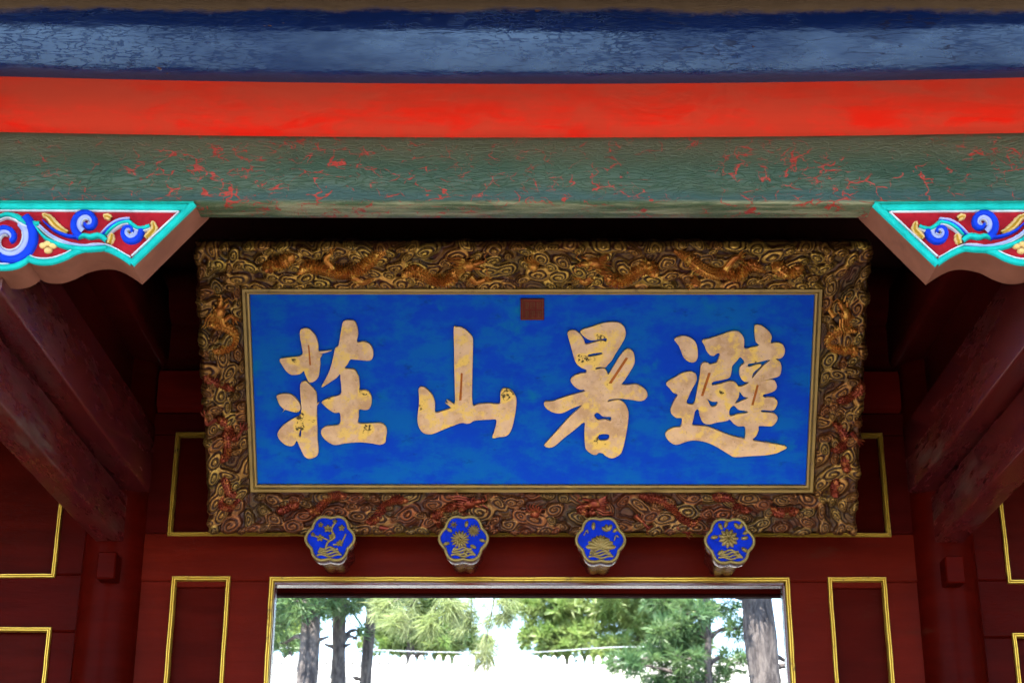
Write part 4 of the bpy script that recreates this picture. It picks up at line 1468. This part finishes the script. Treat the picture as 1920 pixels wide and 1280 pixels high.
def pine(px_top, px_bot, Y, dia, label, blobs, mat, seed, lean=0.0, nblob=90, ln=.22, wd=.018, extra=6, k=26, zmin=7.0):
    """trunk line given where it crosses the doorway; blobs = (px, py, radius m, dY)"""
    rr = random.Random(seed)
    pt, pb = at(*px_top, Y), at(*px_bot, Y)
    sl_ = (pt[0] - pb[0]) / (pt[2] - pb[2])
    base = np.array([pb[0] - sl_ * pb[2] * .6, Y, 0.0])
    H = pt[2] + 5.0
    root = empty('pine_tree', base)
    tag(root, label, 'tree', 'pines in the courtyard')
    pts, rad = [], []
    for i in range(30):
        z = H * i / 29
        x = pb[0] + sl_ * (z - pb[2]) + .02 * math.sin(z * 1.9 + seed) * (1 if z > pb[2] - 3 else .5)
        pts.append((x, Y + .05 * math.sin(z * .8 + seed), z))
        rad.append(dia / 2 * (1.12 - .55 * (z / H) ** 1.3) * (1 + .05 * math.sin(z * 5.3 + seed) + .03 * math.sin(z * 13.1)) * (1.3 if i == 0 else 1))
    mb = MB()
    mb.tube(pts, rad, 16, wob=lambda i, j: 1 + .06 * math.sin(j * 2.3 + i * 1.7))
    for q in range(5):                                # dead snags
        i = rr.randrange(12, 26)
        a = rr.uniform(2.2, 4.2) if rr.random() < .5 else rr.uniform(-.8, .8)
        p = np.array(pts[i]); d = np.array([math.cos(a), math.sin(a) * .4, .25])
        mb.tube([p, p + d * (rad[i] + .06), p + d * (rad[i] + rr.uniform(.08, .2))], [.035, .028, .015], 6)
    tr = mb.build('trunk', M['bark'], root, 60)
    tufts = []
    P = np.array(pts)
    spots = [(at(bx, by, Y + dy), r_) for bx, by, r_, dy in blobs]
    for q in range(extra):
        z = pt[2] + rr.uniform(.6, 4.6)
        a = rr.uniform(0, math.tau)
        d = rr.uniform(.7, 2.0)
        spots.append((np.array([pt[0] + sl_ * (z - pt[2]) + math.cos(a) * d, Y + math.sin(a) * d, z]), rr.uniform(.55, .9)))
    for q, (c, r_) in enumerate(spots):
        tufts += cloud(c, r_, int(nblob * (r_ / .7) ** 2), seed * 100 + q)
        i = int(np.argmin(np.abs(P[:, 2] - (c[2] - .25))))
        m_ = (P[i] + c) / 2 + np.array([0, 0, .10])
        lim = MB()
        lim.tube(crom([P[i], m_, c], 4), list(np.linspace(.05, .016, 9)), 6)
        for t in range(5):
            e = c + np.array([rr.uniform(-1, 1), rr.uniform(-1, 1), rr.uniform(-.4, .5)]) * r_ * .8
            lim.tube([c, (c + e) / 2, e], [.018, .012, .005], 5)
        lim.build('limb', M['bark'], root, 60)
    needle_obj('crown', tufts, k, ln, wd, mat, root, seed)
    return root


pine((583, 1125), (572, 1280), 22, .30, 'thick pine trunk nearest the left edge of the doorway', [(520, 1132, .30, .2), (565, 1128, .32, -.3), (600, 1122, .35, .3), (520, 1170, .25, 1.2), (535, 1205, .22, 1.5)], M['needle_mid'], 3)
pine((639, 1125), (631, 1280), 23, .225, 'grey pine trunk in the middle of the left three', [(640, 1126, .32, -.3), (660, 1130, .25, .4), (610, 1140, .22, .5), (672, 1180, .12, .8), (668, 1196, .10, .6)], M['needle_mid'], 4)
pine((702, 1120), (686, 1280), 24, .185, 'slender dark pine trunk third from the left', [(690, 1118, .28, .5), (720, 1125, .3, .8)], M['needle_mid'], 5)
pine((1322, 1120), (1329, 1280), 27, .155, 'thin pine with dark boughs left of the thick right trunk',
     [(1200, 1245, .32, -.3), (1165, 1240, .22, -.2), (1240, 1225, .32, .1), (1285, 1195, .38, .2), (1255, 1180, .35, -.2), (1300, 1150, .38, -.4), (1260, 1150, .32, .4), (1290, 1235, .30, -.4), (1255, 1270, .32, .2), (1295, 1280, .32, -.1), (1225, 1285, .25, .3), (1370, 1240, .30, .1), (1385, 1180, .28, .1), (1360, 1140, .22, .5), (1345, 1275, .25, .3), (1240, 1128, .3, .3)], M['needle_mid'], 6, nblob=120)
pine((1421, 1120), (1434, 1280), 17, .36, 'thickest pine trunk against the right edge of the doorway', [(1478, 1242, .05, .1)], M['needle_mid'], 7)
FAR = 46.0
pine((540, 1150), (540, 1280), FAR, .3, 'hazy yellow green pine far off at the left of the opening', [(520, 1150, .8, 0), (545, 1185, .8, .5), (515, 1195, .7, 0), (555, 1140, .7, 1)], M['needle_far'], 8, ln=.34, wd=.035, nblob=48)
pine((770, 1150), (770, 1280), FAR, .3, 'hazy yellow green pine far off behind the hanging bough', [(740, 1190, .75, 0), (790, 1200, .9, .5), (840, 1200, .8, 0), (720, 1160, .5, 1), (760, 1150, .8, 0), (830, 1150, .8, 0), (700, 1205, .5, 0), (880, 1205, .6, .4)], M['needle_far'], 9, ln=.34, wd=.035, nblob=48)
pine((1065, 1130), (1065, 1280), FAR + 2, .3, 'bright yellow green pine far off in the middle of the opening', [(1010, 1200, .6, 0), (1045, 1140, .8, 0), (1085, 1170, 1.0, .5), (1050, 1200, .8, 0), (1090, 1205, .9, 0), (1030, 1125, .6, 1), (985, 1140, .5, 0), (1110, 1135, .7, 0), (1000, 1180, .35, 0), (960, 1125, .4, 0)], M['needle_far'], 10, ln=.34, wd=.035, nblob=48)
pine((1200, 1130), (1200, 1280), FAR + 1, .32, 'broad green pine far off behind the thin trunk', [(1160, 1135, .8, 0), (1205, 1190, .9, .5), (1170, 1212, .5, 0), (1225, 1140, 1.0, 0), (1250, 1200, .9, 0), (1195, 1150, .8, 1), (1280, 1140, .8, 0), (1290, 1200, .7, 0), (1140, 1212, .4, 0)], M['needle_far'], 11, ln=.34, wd=.035, nblob=48)

# pine standing to the right behind the wall; one long bough hangs into the opening
root = empty('pine_tree', (2.9, 15.6, 0))
tag(root, 'pale needled pine bough hanging into the middle of the doorway view', 'tree', 'pines in the courtyard')
P = [(2.9 - .03 * z, 15.6, z) for z in np.linspace(0, 9, 14)]
MB().tube(P, list(np.linspace(.19, .09, 14)), 14).build('trunk', M['bark'], root, 60)
lim = MB()
YN = 14.6
bough = [(2.72, 15.6, 6.6), (1.9, 15.1, 6.5), tuple(at(1000, 1060, YN)), tuple(at(900, 1085, YN)), tuple(at(800, 1105, YN)), tuple(at(735, 1118, YN))]
lim.tube(crom(bough, 6), list(np.linspace(.06, .010, 31)), 8)
tw = [[(930, 1080), (925, 1130), (915, 1180), (908, 1235)], [(880, 1090), (885, 1130), (880, 1160)], [(830, 1098), (820, 1130), (805, 1175)], [(790, 1105), (770, 1135), (752, 1165)], [(760, 1112), (735, 1130), (715, 1140)], [(850, 1095), (845, 1115), (850, 1140)], [(940, 1075), (950, 1130), (945, 1155)]]
tufts = []
nr = np.random.default_rng(77)
for i, t in enumerate(tw):
    q = crom([at(x, y, YN + .25 * math.sin(i * 2.1)) for x, y in t], 6)
    lim.tube(q, list(np.linspace(.012, .004, len(q))), 6)
    m = len(q)
    for j in range(3, m):
        for r_ in range(3 if j > m - 4 else (j % 3 > 0)):
            d = (q[min(j + 1, m - 1)] - q[j - 1])
            d = d / np.linalg.norm(d)
            tufts.append((q[j] + nr.normal(size=3) * .035, nr.uniform(.75, 1.1), d * .8 + nr.normal(size=3) * .3))
for j in range(60):
    z = nr.uniform(6, 9)
    a = nr.uniform(0, 6.28)
    tufts.append((np.array([2.7 + math.cos(a) * nr.uniform(.3, 1.6), 15.6 + math.sin(a) * nr.uniform(.3, 1.6), z]), 1.2, np.array([0, 0, .5])))
lim.build('limb', M['bark'], root, 60)
needle_obj('crown', tufts, 52, .195, .0038, M['needle_near'], root, 5)
